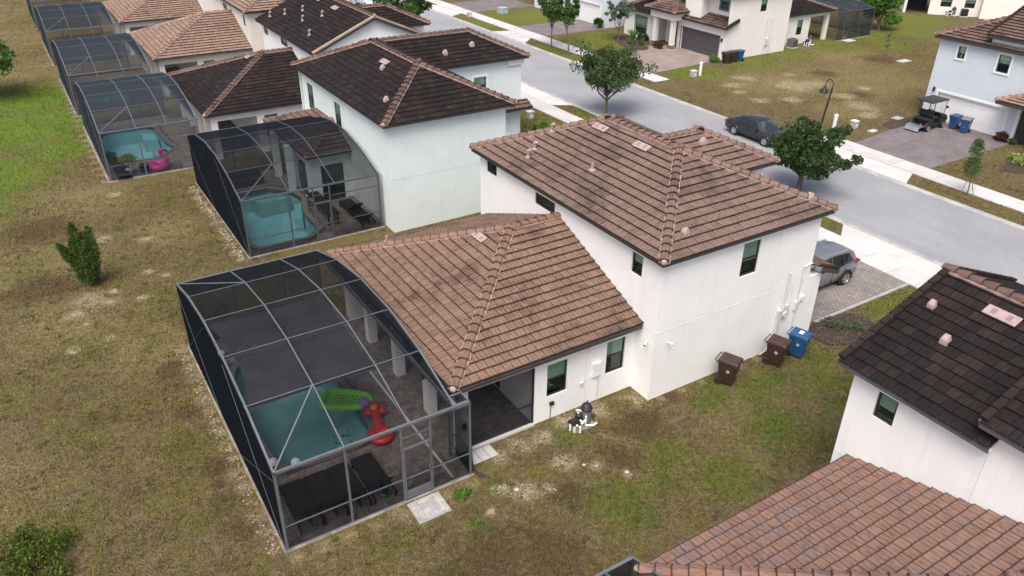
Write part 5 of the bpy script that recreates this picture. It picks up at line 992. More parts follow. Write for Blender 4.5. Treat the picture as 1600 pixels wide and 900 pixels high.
def bush(label, x, y, rx, rz, n, leaf, mat, seed, name='bush', cat='bush', nc=14, ry=None, stems=True, group=None):
    T = thing(name, label, cat, (x, y, 0), group=group); g = np.random.default_rng(seed); C = []; Rr = []; b = MB()
    for k in range(nc):
        a = g.uniform(0, 6.28); r_ = g.uniform(0, 1)**.5; c = (rx*r_*math.cos(a), (ry or rx)*r_*math.sin(a), rz*g.uniform(.35, 1)*(1-.35*r_)); C.append(c); Rr.append(.28*min(rx, rz)*g.uniform(.7, 1.2))
        if stems: b.path([(c[0]*.25, c[1]*.25, 0), (c[0]*.6, c[1]*.6, c[2]*.6), c], [.02, .014, .006], 5)
    if stems: b.build('stem', MT['bark'], T, world=False)
    quad_obj('foliage', leaves(np.array(C), np.array(Rr), n, leaf, seed+1), MT[mat], T); return T
bush('lime green weedy bush in the lower left corner', -3.3, 20.1, 1.15, .8, 3600, .055, 'leaf_weed', 31, nc=26)
bush('clipped round shrub beside the dark garage door', 55.35, 53.0, .5, .65, 1600, .07, 'leaf_bright', 33, stems=False, nc=22); bush('red leaved shrub in front of the ivory porch', 54.3, 59.7, .45, .75, 900, .09, 'leaf_red', 35)
bush('low red shrub at the white garage corner', 56.9, 26.75, .4, .6, 800, .09, 'leaf_red', 37); bush('small dark shrub next to the red one by the garage', 56.9, 25.95, .25, .4, 400, .08, 'leaf_mid', 38)
bush('yellowish shrub in the bed before the pale blue house', 53.4, 23.6, .55, .7, 1000, .09, 'leaf_lime', 39); bush('thin green shrub on the bark bed by the driveway', 26.65, 16.55, .36, .45, 320, .05, 'leaf_grey', 41); bush('second thin shrub on the bark bed, nearer the lawn', 27.35, 16.2, .36, .45, 320, .05, 'leaf_grey', 42)
bush('tall dark hedge behind the pale green house corner', 29.2, 50.9, .6, 2.6, 2600, .10, 'leaf_dark', 43, nc=30); bush('red shrub at the foot of the pale green house', 28.05, 42.3, .4, .9, 900, .08, 'leaf_red', 44); bush('low green shrub on the lawn before the pale green house', 30.6, 44.6, .6, .5, 1000, .08, 'leaf_bright', 45)
bush('tiny green tuft by the cage corner post', 8.55, 16.25, .22, .22, 500, .05, 'leaf_bright', 46, stems=False); bush('dark shrub at the white house garden edge', 57.0, 79.5, .7, 1.5, 1200, .12, 'leaf_dark', 47); bush('reddish shrub row before the white house', 54.9, 77.5, .9, .7, 1100, .11, 'leaf_red', 48); bush('green shrub beside the white garage door', 55.1, 70.4, .45, 1.1, 900, .1, 'leaf_dark', 49); bush('low dark shrub under the bay window', 55.3, 63.2, .5, .8, 900, .09, 'leaf_dark', 50); bush('thin shrub by the tan paver walk', 53.9, 61.6, .3, .6, 500, .07, 'leaf_mid', 52)
def blades(label, x, y, r_, h, n, mat, seed, name='plant'):        # strap-leaved plant
    T = thing(name, label, 'plant', (x, y, 0)); g = np.random.default_rng(seed); b = MB()
    for k in range(n):
        a = g.uniform(0, 6.28); q = r_*g.uniform(.5, 1); hh = h*g.uniform(.7, 1.1); c, s = math.cos(a), math.sin(a); w_ = .045
        pts = [(0, 0, .02), (q*.45*c, q*.45*s, hh*.8), (q*.8*c, q*.8*s, hh), (q*c, q*s, hh*.75)]; vs = []
        for i, p in enumerate(pts): ww = w_*(1, 1, .7, .1)[i]; vs += [(p[0]-s*ww, p[1]+c*ww, p[2]), (p[0]+s*ww, p[1]-c*ww, p[2])]
        b.add(vs, [(2*i, 2*i+1, 2*i+3, 2*i+2) for i in range(3)])
    b.build('leaf', MT[mat], T, world=False); return T
blades('green strap leaved plant in the bed before the ivory house', 54.3, 63.6, .85, 1.0, 60, 'leaf_bright', 61)
T = thing('sapling', 'staked young pine like sapling on the far verge', 'tree', (45.62, 22.3, 0)); b = MB(); b.path([(0, 0, 0), (.02, .1, 1.5), (0, .25, 3.1)], [.035, .03, .01], 7); b.build('trunk', MT['bark'], T, smooth=True, world=False); C = []; Rr = []
for z, r_ in ((1.35, .4), (1.6, .5), (1.85, .45), (2.1, .25), (2.5, .36), (2.75, .38), (3.0, .25), (3.2, .12)):
    for k in range(6): a = k*1.05+z; C.append((r_*.7*math.cos(a), .1+z*.05+r_*.7*math.sin(a), z)); Rr.append(.12)
quad_obj('crown', leaves(np.array(C), np.array(Rr), 2600, .07, 64, asp=.25), MT['leaf_mid'], T)
for k in range(3): a = k*2.1+.4; q = MB(); q.path([(.42*math.cos(a), .42*math.sin(a), 0), (.05*math.cos(a), .1+.05*math.sin(a), 1.15)], .022, 6); q.build('stake', MT['wood'], T, world=False)
T = thing('seedling', 'spindly bare seedling on the far lawn behind the pale blue roof', 'tree', (71.5, 46.3, 0)); b = MB(); b.path([(0, 0, 0), (0, .1, .9), (.1, .3, 1.9)], [.03, .02, .008], 6); b.build('trunk', MT['bark'], T, world=False); quad_obj('crown', leaves(np.array([(0, .1, 1.0), (.05, .2, 1.5), (.1, .3, 1.9)]), np.array([.14, .14, .1]), 180, .07, 66), MT['leaf_grey'], T)

# ------------------------------------------------------------------ bins
def make_bin(m_, lidm=None):
    o = thing('wheeled_bin', 'x', 'bin', (0, 0, 0)); Mb = MT[m_]; b = MB()         # front faces -y
    b.taper((0, 0, .06), .22, .25, .86, .285, .34); b.build('body', Mb, o, world=False, bevel=.03)
    b = MB(); b.box(-.30, -.36, .90, .30, .36, .945); b.build('rim', Mb, o, world=False, bevel=.015)
    b = MB(); b.add([(-.31, -.39, .95), (.31, -.39, .95), (.31, .37, .95), (-.31, .37, .95), (-.27, -.33, 1.03), (.27, -.33, 1.03), (.27, .32, 1.045), (-.27, .32, 1.045)], [(3, 2, 1, 0), (4, 5, 6, 7), (0, 1, 5, 4), (1, 2, 6, 5), (2, 3, 7, 6), (3, 0, 4, 7)]); b.build('lid', MT[lidm or m_], o, world=False, bevel=.02)
    b = MB(); b.path([(-.27, .36, .9), (-.27, .44, .97), (.27, .44, .97), (.27, .36, .9)], .018, 8); b.build('handle', Mb, o, world=False, smooth=True)
    for s in (-1, 1):
        b = MB(); b.lathe([(.05, -.03), (.125, -.03), (.135, 0), (.125, .03), (.05, .03)], (s*.26, .25, .135), 16, axis='x'); b.build('wheel', MT['rubber'], o, world=False, smooth=True)
        b = MB(); b.taper((s*.31, -.30, .80), .012, .05, .12, .012, .05); b.build('lifting_lug', Mb, o, world=False)
    b = MB(); b.bar((-.1, -.30, .45), (.1, -.30, .45), .03, .02); b.build('catch_bar', MT['steel'], o, world=False); return o
def emblem(o, side, z=.62):                                        # pale ring logo on one cheek
    b = MB(); b.torus((0, 0, 0), .045, .010, 18, 6, sz=.3); q = b.build('emblem', MT['sticker'], o, world=False); q.rotation_euler = (0, R(90), 0); q.location = (side*.268, -.05, z)
def sticker(o): b = MB(); b.box(-.12, -.10, 1.042, .12, .06, 1.047); b.build('sticker', MT['sticker'], o, world=False)
bb = make_bin('brown_bin'); bl = make_bin('blue_bin'); emblem(bb, -1); emblem(bl, -1)
def put(o, x, y, rz, label, s=1.0): o.location = (x, y, 0); o.rotation_euler = (0, 0, R(rz)); o['label'] = label; o['group'] = 'wheeled rubbish bins'; o.scale = (s, s, s); return o
cb = copy_tree(bb); cl = copy_tree(bl)
put(bb, 20.0, 16.28, 24, 'brown wheeled bin standing apart, nearest to the camera', 1.08); put(cb, 22.55, 16.2, 20, 'brown wheeled bin next to the blue bin by the side wall', 1.08); put(bl, 23.75, 16.15, 18, 'blue wheeled bin with a white lid sticker by the side wall', 1.05); sticker(bl)
put(copy_tree(cb), 55.95, 52.15, -100, 'brown bin nearest the garage of the ivory house'); put(copy_tree(cb), 56.75, 52.15, -95, 'brown bin standing between another brown bin and a blue one, across the street'); put(copy_tree(cl), 57.6, 52.1, -92, 'blue bin beside the ivory house wall across the street'); put(cl, 56.45, 30.0, -92, 'blue bin nearer the golf cart in front of the white garage door')
lb = make_bin('blue_bin', 'grey_plastic'); emblem(lb, 1); put(lb, 56.3, 29.1, -80, 'blue bin with a dark lid in front of the white garage door', 1.05)

# ------------------------------------------------------------------ pool machinery, air conditioners, boxes
def pump_set(label, x, y, rz=0):
    o = thing('pool_pump', label, 'pool pump', (x, y, 0), rz, group='pool pump sets'); 
    def pt(name, m_, fn, sm=True): b = MB(); fn(b); return b.build(name, MT[m_], o, smooth=sm, world=False)
    pt('pad', 'footing', lambda b: b.box(-.55, -.34, 0, .52, .34, .05), False)
    f = pt('filter_tank', 'grey_plastic', lambda b: b.lathe([(.21, .06), (.22, .1), (.22, .72), (.20, .74)], (.25, .05, 0), 20)); b = MB(); b.lathe([(.235, .70), (.25, .73), (.25, .79), (.23, .81), (.19, .93), (.10, 1.0), (.02, 1.02)], (.25, .05, 0), 20); b.build('filter_dome', MT['black'], f, smooth=True, world=False); b = MB(); b.path([(.25, .05, 1.0), (.25, .05, 1.10), (.31, .05, 1.12)], .03, 8); b.build('valve', MT['black'], f, smooth=True, world=False)
    pt('motor', 'black', lambda b: b.lathe([(.10, -.30), (.13, -.28), (.13, .08), (.15, .1), (.15, .3), (.1, .32)], (-.28, .08, .3), 16, axis='x')); pt('strainer', 'black', lambda b: b.lathe([(.13, .1), (.14, .2), (.14, .5), (.15, .52), (.15, .56), (.06, .62)], (-.12, .08, 0), 16))
    for pts in ([(-.12, -.05, .34), (-.12, -.25, .34), (-.55, -.25, .34), (-.55, -.25, .02)], [(-.35, -.25, .34), (-.35, -.38, .30), (-.35, -.38, .02)], [(-.62, -.05, .4), (-.62, -.05, .02)], [(.05, -.2, .58), (.05, -.2, .12), (.32, -.36, .1), (.55, -.3, .1)], [(-.12, .08, .6), (-.2, .2, .75), (.1, .1, .62)], [(-.05, -.2, .34), (.05, -.2, .40)]): pt('pipe', 'pvc', lambda b: b.path(pts, .045, 10))
    for c in ((-.55, -.25, .42), (-.35, -.3, .40), (-.62, -.05, .45)): pt('valve', 'black', lambda b: b.lathe([(.05, -.05), (.06, 0), (.05, .06)], c, 10))
    return o
pump_set('pool pump and grey filter tank on a pad beside the middle house', 13.75, 17.1).scale = (.85, .85, .85); pump_set('white piped pool pump behind the ivory house', 68.6, 53.3); pump_set('pool pump against the cream house beyond the lot', 96.3, 55.4, R(-50))
def ac_unit(label, x, y, rz=0, dark=False):
    o = thing('air_conditioner', label, 'air conditioner', (x, y, 0), rz); m_ = MT['black' if dark else 'grey_plastic']; b = MB(); b.box(-.45, -.45, 0, .45, .45, .08); b.build('pad', MT['concrete'], o, world=False); b = MB(); b.box(-.38, -.38, .08, .38, .38, .86); b.build('casing', m_, o, world=False, bevel=.04)
    for k in range(9):
        for s in (-1, 1): b = MB(); b.box(-.33, s*.385-.006, .15+k*.075, .33, s*.385+.006, .18+k*.075); b.build('louvre', MT['black'], o, world=False)
    b = MB(); b.lathe([(.30, .865), (.31, .88), (.29, .885), (.05, .875)], (0, 0, 0), 20); b.build('fan_guard', MT['black'], o, world=False); return o
ac_unit('grey air conditioner behind the ivory house', 66.4, 53.45); ac_unit('black air conditioner against the cream house beyond the lot', 97.3, 54.4, R(-50), True)
def pedestal(label, x, y, kind):
    o = thing('utility_box', label, 'utility box', (x, y, 0), group='utility pedestals')
    if kind == 'pole': b = MB(); b.lathe([(.13, 0), (.13, 1.0), (.15, 1.0), (.15, 1.12), (.1, 1.16)], (0, 0, 0), 14); b.build('post', MT['pvc'], o, world=False, smooth=True)
    elif kind == 'green': b = MB(); b.box(-.5, -.5, 0, .5, .5, .62); b.build('cabinet', MT['teal_box'], o, world=False, bevel=.04); b = MB(); b.box(-.54, -.54, .62, .54, .54, .68); b.build('lid', MT['teal_box'], o, world=False, bevel=.03)
    else: b = MB(); b.box(-.22, -.22, 0, .22, .22, .5); b.build('cabinet', MT['box_dull'], o, world=False, bevel=.03); b = MB(); b.box(-.25, -.25, .5, .25, .25, .58); b.build('lid', MT['box_grey'], o, world=False, bevel=.03); b = MB(); b.box(-.1, -.23, .18, .06, -.22, .36); b.build('sticker', MT['sticker'], o, world=False)
    return o
MT['teal_box'] = plain('teal_box', (.33, .42, .39), .6, var=.1); MT['box_dull'] = plain('box_dull', (.42, .43, .42), .6, var=.1)
pedestal('white round utility post on the lawn before the ivory house', 50.8, 50.1, 'pole'); pedestal('short grey utility box beside the white post', 49.9, 50.0, 'box'); pedestal('white utility post behind the dark street oak', 48.6, 34.2, 'pole'); pedestal('grey utility box on the vacant lot verge', 50.25, 33.75, 'box'); pedestal('grey utility box on the lawn beside the pale green house', 31.2, 47.3, 'box'); pedestal('pale green transformer box on the far lawn near the top', 50.1, 82.3, 'green'); pedestal('small grey utility box on the far verge', 45.6, 82.2, 'box')
tag(slabbox(None, 'concrete_slab', MT['concrete'], 70.6, 43.9, 0, 71.9, 44.6, .08), 'white concrete slab lying in the vacant lot', 'slab')
tag(slabbox(None, 'concrete_slab', MT['concrete'], 50.5, 32.4, 0, 51.2, 32.8, .06), 'small pale concrete pad by the utility box', 'slab'); tag(slabbox(None, 'manhole_cover', MT['gutter'], 54.6, 33.2, 0, 55.4, 33.8, .1, bevel=.03), 'grey concrete block on the lawn beside the golf cart', 'block')
tag(slabbox(None, 'pad', MT['concrete'], 73.4, 52.2, 0, 74.7, 53.0, .06), 'concrete doorstep outside the far dark cage', 'slab')
L = thing('street_lamp', 'dark green shepherd crook street lamp by the vacant lot', 'street lamp', (46.35, 33.75, 0)); b = MB(); b.lathe([(.16, 0), (.15, .25), (.09, .35), (.07, .6), (.055, 3.6)], (0, 0, 0), 12); po = b.build('pole', MT['lamp_green'] if 'lamp_green' in MT else MT['black'], L, world=False, smooth=True)
pts = [(0, 0, 3.5)]+[(0, .28-.28*math.cos(a), 3.75+.30*math.sin(a)) for a in np.linspace(0, math.pi, 9)]+[(0, .56, 3.55)]; b = MB(); b.path(pts, .032, 8); b.build('crook', MT['black'], L, world=False, smooth=True); b = MB(); b.lathe([(.05, 3.55), (.07, 3.45), (.12, 3.36), (.30, 3.12), (.31, 3.06), (.26, 3.07), (.05, 3.3)], (0, .56, 0), 18); sh = b.build('lamp_shade', MT['black'], L, world=False, smooth=True); b = MB(); b.ball((0, .56, 3.12), .09); b.build('bulb', MT['pvc'], sh, world=False, smooth=True)
L.rotation_euler = (R(6), 0, 0)
b = MB(); b.path([(9.28, 17.15, 2.6), (9.28, 17.05, .5), (9.3, 16.95, .1), (9.42, 16.72, .06), (9.55, 16.6, .05)], .05, 8); tag(b.build('downspout', MT['black'], None, smooth=True), 'black drain pipe at the near right corner of the cage', 'pipe')
for i, (x, y, s) in enumerate(((13.6, 14.4, .07), (10.1, 15.6, .08), (12.6, 15.4, .06))):
    b = MB(); b.ball((0, 0, .02), s, 9, 6, sz=.45, sx=1.2); o = b.build('rock', MT['limestone'], None, world=False); o.location = (x, y, 0); tag(o, ['small pale stone on the dry grass below the pump', 'pale stone in the bare sand patch', 'pale stone between the sand patches'][i], 'stone', 'stones in the grass')
rr = random.Random(9); b = MB()
for k in range(160):
    s_ = rr.choice(SAND[:20]); x = s_[0]+rr.gauss(0, s_[2]*.5); y = s_[1]+rr.gauss(0, s_[2]*.4); q = rr.uniform(.008, .028); b.ball((x, y, q*.3), q, 6, 4, sz=.6, sx=rr.uniform(.8, 1.4))
for k in range(260): x = rr.gauss(2.8, .13); y = rr.uniform(17, 29); q = rr.uniform(.008, .03); b.ball((x, y, q*.25), q, 6, 4, sz=.5, sx=rr.uniform(.8, 1.4))
for k in range(260): x = rr.gauss(7.0, .12); y = rr.uniform(35.6, 46.5); q = rr.uniform(.012, .045); b.ball((x, y, q*.25), q, 6, 4, sz=.5, sx=rr.uniform(.8, 1.4))
tag(b.build('gravel', MT['limestone']), 'pale rubble and gravel along the cage footings', 'gravel', kind='stuff')
# ------------------------------------------------------------------ poolside furniture and toys
def lounger(label, x, y, rz=0, back=38):
    o = thing('sun_lounger', label, 'sun lounger', (x, y, .04), R(rz), group='dark wicker loungers'); m_ = MT['wicker']             # feet towards +y
    def pt(name, fn, bev=.012, parent=o): b = MB(); fn(b); return b.build(name, m_, parent, world=False, bevel=bev)
    pt('seat', lambda b: b.box(-.33, -.25, .26, .33, 1.12, .32)); c, s = math.cos(R(back)), math.sin(R(back)); L_ = .74
    pt('backrest', lambda b: b.add([(-.33, -.25, .26), (.33, -.25, .26), (.33, -.25, .32), (-.33, -.25, .32), (-.33, -.25-L_*c, .26+L_*s), (.33, -.25-L_*c, .26+L_*s), (.33, -.22-L_*c, .32+L_*s), (-.33, -.22-L_*c, .32+L_*s)], [(0, 3, 2, 1), (4, 5, 6, 7), (0, 1, 5, 4), (3, 7, 6, 2), (0, 4, 7, 3), (1, 2, 6, 5)]))
    for sx in (-1, 1):
        pt('side_rail', lambda b: b.box(sx*.35-.02, -.95, .2, sx*.35+.02, 1.12, .29))
        for yy in (-.85, 1.0): pt('leg', lambda b: b.box(sx*.34-.025, yy-.025, 0, sx*.34+.025, yy+.025, .2))
    pt('back_prop', lambda b: b.bar((0, -.75, .22), (0, -.70, .60), .5, .02), 0); return o
for i, x in enumerate((4.0, 4.76, 5.52, 6.36)): lounger(['black lounger in the cage corner, leftmost of the four', 'second black lounger from the cage corner', 'third black lounger from the cage corner', 'black lounger nearest the screen door'][i], x, 18.15)
tb = thing('swim_ring', 'small clear teal swim ring lying behind the last lounger', 'swim ring', (6.45, 17.55, .05)); b = MB(); b.torus((0, 0, .07), .16, .06, 24, 10); b.build('tube', plain('teal_vinyl', (.06, .16, .17), .2, var=.05), tb, smooth=True, world=False)
lounger('black lounger by the pale green house wall', 13.7, 38.2, 0, 40); lounger('black lounger close to the pale green house, nearer the cage end', 13.75, 36.9, 0, 30); lounger('dark lounger with lime towel in the flamingo cage', 3.85, 50.4, 180, 25)
b = MB(); b.box(3.55, 51.1, .37, 4.15, 51.75, .40); tag(b.build('towel', plain('lime_towel', (.42, .56, .14), .9, var=.08), None, bevel=.01), 'lime green towel on the lounger in the flamingo cage', 'towel')
o = thing('sofa', 'dark wicker sofa set beside the second pool', 'sofa', (9.75, 44.9, .04)); b = MB(); b.box(-.85, -.35, .1, .85, .35, .42); b.build('seat', MT['wicker'], o, world=False, bevel=.03); b = MB(); b.box(-.85, .25, .42, .85, .4, .85); b.build('backrest', MT['wicker'], o, world=False, bevel=.03)
for s in (-1, 1): b = MB(); b.box(s*.9-.08, -.35, .1, s*.9+.08, .4, .62); b.build('arm', MT['wicker'], o, world=False, bevel=.02)
o = thing('dining_set', 'dark long dining table beside the second pool', 'table', (12.2, 38.6, .04)); b = MB(); b.box(-.32, -1.7, .68, .32, 1.7, .74); b.build('top', MT['wicker'], o, world=False, bevel=.01)
for sx in (-.26, .26):
    for sy in (-1.5, 1.5): b = MB(); b.box(sx-.03, sy-.03, 0, sx+.03, sy+.03, .68); b.build('leg', MT['wicker'], o, world=False)
for i, (x, y, z) in enumerate(((3.86, 20.62, .16), (4.48, 20.2, .2), (4.0, 27.75, .18))): b = MB(); b.ball((0, 0, 0), .16, 18, 10); q = b.build('globe_light', MT['pvc'], None, smooth=True, world=False); q.location = (x, y, z+.03); tag(q, ['white globe at the near left corner of the nearest pool', 'white globe on the pavers at the near pool edge', 'white globe at the far end of the nearest pool'][i], 'globe light', 'white pool globes')
MT['green_vinyl'] = plain('green_vinyl', (.26, .74, .04), .35, var=.05); MT['red_vinyl'] = plain('red_vinyl', (.52, .03, .035), .35, var=.05); MT['orange_vinyl'] = plain('orange_vinyl', (.75, .24, .03), .35, var=.05); MT['purple_vinyl'] = plain('purple_vinyl', (.40, .19, .58), .3, var=.05); MT['pink_vinyl'] = plain('pink_vinyl', (.70, .08, .36), .35, var=.05)
o = thing('pool_float', 'lime green perforated lounge float at the pool edge', 'pool float', (7.12, 22.5, .06), R(-36)); out = smooth_ring([(-.85, -.28), (-.7, -.5), (.85, -.36), (.9, .34), (-.6, .52), (-.85, .3)], 2)
b = MB(); b.path([(x, y, .12) for x, y in out]+[(out[0][0], out[0][1], .12), (out[1][0], out[1][1], .12)], .12, 10, caps=False); b.build('tube', MT['green_vinyl'], o, smooth=True, world=False); b = MB(); b.prism([(x*.9, y*.85) for x, y in out], .06, .11); b.build('bed', MT['green_vinyl'], o, world=False); b = MB()
for i in range(7):
    for k in range(4): b.lathe([(.03, .111), (.03, .118)], (-.42+i*.15, -.24+k*.16, 0), 8)
b.build('perforation', MT['black'], o, world=False)
b = MB(); b.ball((0, 0, 0), .21, 20, 12); q = b.build('beach_ball', MT['purple_vinyl'], None, smooth=True, world=False); q.location = (7.6, 21.9, .26); tag(q, 'purple beach ball between the green float and the red inflatable', 'ball')
o = thing('inflatable_toy', 'long red inflatable toy with round base and orange disc lying by the pool', 'inflatable', (7.42, 20.05, .05), R(-14)); o.scale = (.9, .95, .8); b = MB(); b.torus((0, 0, .17), .33, .17, 28, 12); b.lathe([(.3, .04), (.34, .17), (.3, .24), (.1, .26)], (0, 0, 0), 20); b.build('base', MT['red_vinyl'], o, smooth=True, world=False); b = MB(); b.path([(0, .2, .2), (0, .75, .26), (0, 1.3, .3)], [.22, .17, .2], 16); b.build('stem', MT['red_vinyl'], o, smooth=True, world=False)
for (dx, dy, dz) in ((-.25, 1.35, .26), (.27, 1.3, .26), (.03, 1.68, .28), (.02, 1.4, .34)): b = MB(); b.ball((dx, dy, dz), .20, 14, 9); b.build('lobe', MT['red_vinyl'], o, smooth=True, world=False)
b = MB(); b.ball((-.04, 1.32, .50), .15, 16, 10, sz=.6); b.build('disc', MT['orange_vinyl'], o, smooth=True, world=False)
o = thing('scooter', 'red toy scooter behind the lanai screen', 'scooter', (9.95, 18.3, .045), R(60)); b = MB(); b.bar((-.3, 0, .1), (.25, 0, .1), .1, .03); b.build('deck', MT['red_vinyl'], o, world=False); b = MB(); b.path([(.25, 0, .08), (.32, 0, .75)], .02, 8); b.path([(.32, -.18, .75), (.32, .18, .75)], .018, 8); b.build('handlebar', MT['red_vinyl'], o, world=False, smooth=True)
for x in (-.33, .3): b = MB(); b.lathe([(.03, -.02), (.07, -.02), (.07, .02), (.03, .02)], (x, 0, .07), 14, axis='y'); b.build('wheel', MT['rubber'], o, world=False, smooth=True)
o = thing('flamingo_float', 'pink inflatable flamingo ring in the third cage', 'pool float', (5.95, 50.25, .05), R(-20)); b = MB(); b.torus((0, 0, .2), .42, .2, 28, 12); b.build('ring', MT['pink_vinyl'], o, smooth=True, world=False); b = MB(); b.path([(.36, 0, .3), (.55, 0, .6), (.38, 0, .85), (.2, 0, 1.02), (.28, 0, 1.2), (.45, 0, 1.2)], [.17, .13, .11, .11, .14, .12], 12); b.build('neck', MT['pink_vinyl'], o, smooth=True, world=False); b = MB(); b.path([(.5, 0, 1.18), (.62, 0, 1.08), (.63, 0, 1.0)], [.08, .06, .02], 10); b.build('beak', MT['black'], o, smooth=True, world=False); b = MB(); b.ball((-.45, 0, .38), .18, 12, 8, sx=.8); b.build('tail', MT['pink_vinyl'], o, smooth=True, world=False)
def potted(label, x, y, pot, mat, h, r_, n, seed, pr=.18):
    o = thing('potted_plant', label, 'potted plant', (x, y, .045)); b = MB(); b.lathe([(pr*.7, 0), (pr, .3), (pr*1.08, .3), (pr*1.08, .35), (pr*.9, .35)], (0, 0, 0), 14); b.build('pot', pot, o, smooth=True, world=False); b = MB(); b.path([(0, 0, .3), (0, .02, h*.7)], [.03, .02], 6); b.build('stem', MT['bark'], o, world=False); g = np.random.default_rng(seed); C = np.array([(g.normal(0, r_*.5), g.normal(0, r_*.5), h+g.normal(0, .12)) for _ in range(9)]); quad_obj('foliage', leaves(C, np.full(9, .16), n, .07, seed), MT[mat], o)
potted('lime leaved plant in a white pot by the flamingo', 4.25, 50.15, MT['pvc'], 'leaf_lime', .95, .45, 900, 71); potted('dark planter next to the flamingo float', 5.1, 50.15, MT['black'], 'leaf_dark', .45, .12, 60, 72, .26); potted('green plant in a pot at the pool edge in the flamingo cage', 3.6, 52.4, MT['black'], 'leaf_mid', .6, .25, 500, 73)

# ------------------------------------------------------------------ vehicles (length along +x, front at +x)
def wheel(o, x, y, r_, rim, sgn, spokes=6):
    w_ = MB(); w_.lathe([(r_*.62, -.11), (r_*.93, -.11), (r_, -.07), (r_, .07), (r_*.93, .11), (r_*.62, .11)], (x, y, r_), 24, axis='y'); wh = w_.build('wheel', MT['rubber'], o, smooth=True, world=False)
    b = MB(); b.lathe([(r_*.55, -.02), (r_*.66, .02), (r_*.66, .03), (r_*.60, .035), (r_*.56, .0)], (0, 0, 0), 24, axis='y')
    for k in range(spokes): a = 2*math.pi*k/spokes; b.bar((0, .01, 0), (r_*.6*math.cos(a), .01, r_*.6*math.sin(a)), .03, r_*.2, upv=(-math.sin(a), 0, math.cos(a)))
    b.lathe([(r_*.16, 0), (r_*.14, .03)], (0, 0, 0), 12, axis='y'); q = b.build('rim', rim, wh, world=False); q.location = (x, y+sgn*.10, r_); q.scale = (1, sgn, 1)
def car(label, x, y, rz, paint, spec, cat='car', name='parked_car'):
    o = thing(name, label, cat, (x, y, .012), rz); b = MB(); n = 14; st = spec['body']; vs = []
    for (X, zb, zt, wd) in st:
        zm = zb+(zt-zb)*.55
        half = [(0, zb), (wd*.82, zb), (wd*.97, zb+.10), (wd, zm), (wd*.965, zt-.09), (wd*.88, zt-.015), (wd*.5, zt+.02), (0, zt+.028)]
        ring = half+[(-a, z) for a, z in half[-2:0:-1]]; vs += [(X, a, z) for a, z in ring]
    m = 14; fs = []
    for i in range(len(st)-1): fs += [(i*m+k, i*m+(k+1) % m, (i+1)*m+(k+1) % m, (i+1)*m+k) for k in range(m)]
    fs += [tuple(range(m)), tuple((len(st)-1)*m+k for k in range(m-1, -1, -1))]; fs = [tuple(reversed(f)) for f in fs]; b.add(vs, fs); bo = b.build('body', paint, o, smooth=True, world=False, sharp=50)
    cb = spec['cabin']; b = MB(); vs = []                               # cabin: stations (x, zbase, ztop, wbase, wtop)
    for (X, z0, z1, wb, wt) in cb: vs += [(X, -wb, z0), (X, -wt, z1-.05), (X, -wt*.8, z1), (X, 0, z1+.025), (X, wt*.8, z1), (X, wt, z1-.05), (X, wb, z0)]
    k7 = 7; fs = [(i*k7+j, (i+1)*k7+j, (i+1)*k7+j+1, i*k7+j+1) for i in range(len(cb)-1) for j in range(6)]; b.add(vs, fs); b.build('roof', paint, o, smooth=True, world=False, sharp=40)
    def glass(name, q, m_='car_glass', th=.006):
        P = [Vector(p) for p in q]; nn = (P[1]-P[0]).cross(P[2]-P[0]).normalized(); c = MB(); c.add([p+nn*th for p in P]+[p-nn*.01 for p in P], [tuple(range(len(P))), tuple(range(2*len(P)-1, len(P)-1, -1))]+[(i, len(P)+i, len(P)+(i+1) % len(P), (i+1) % len(P)) for i in range(len(P))]); return c.build(name, MT[m_], o, world=False)
    for nm, q, mm in spec['glass']:
        glass(nm, q, mm)
        if nm == 'side_window': glass(nm, [(a, -c, d) for a, c, d in reversed(q)], mm)
    for s in (-1, 1):
        for X in spec['axles']:
            wheel(o, X, s*spec['track'], spec['wr'], MT[spec.get('rim', 'alloy')], s, spec.get('spokes', 7))
            c = MB(); rr_ = spec['wr']*1.16; pts = [(X+rr_*math.cos(a), s*(spec['hw']+.0), spec['wr']+rr_*math.sin(a)) for a in np.linspace(-.25, math.pi+.25, 15)]; c.path(pts, .035, 6); c.build('wheel_arch', MT['rubber'] if spec.get('clad') else paint, o, smooth=True, world=False); c = MB(); c.lathe([(rr_*.98, -.08), (rr_*.98, .08)], (X, s*(spec['hw']-.085), spec['wr']), 20, axis='y'); c.build('wheel_well', MT['black'], o, world=False)
        for nm, q, m_ in spec['lights']: c = MB(); c.box(q[0], min(s*q[1], s*q[4]), q[2], q[3], max(s*q[1], s*q[4]), q[5]); c.build(nm, m_, o, world=False, bevel=.02)
        mx = spec['mirror']; c = MB(); c.box(mx[0]-.08, min(s*mx[1], s*(mx[1]+.2)), mx[2], mx[0]+.06, max(s*mx[1], s*(mx[1]+.2)), mx[2]+.14); c.build('mirror', paint, o, world=False, bevel=.03)
        for X in spec['handles']: c = MB(); c.box(X, s*(spec['hw']+.012)-.012, spec['hz'], X+.2, s*(spec['hw']+.012)+.012, spec['hz']+.03); c.build('door_handle', MT['chrome'] if spec.get('ch') else paint, o, world=False)
        for X in spec['seams']: c = MB(); c.box(X-.005, s*(spec['hw']-.01)-.012, .3, X+.005, s*(spec['hw']-.01)+.014, spec['hz']+.1); c.build('door_seam', MT['black'], o, world=False)
    for q in spec['plates']: c = MB(); c.box(*q[:6]); c.build(q[6], MT[q[7]], o, world=False, bevel=.01)
    return o
lamp_w = plain('headlamp', (.75, .78, .80), .1, var=0); lamp_r = plain('tail_lamp', (.30, .01, .012), .15, var=0)
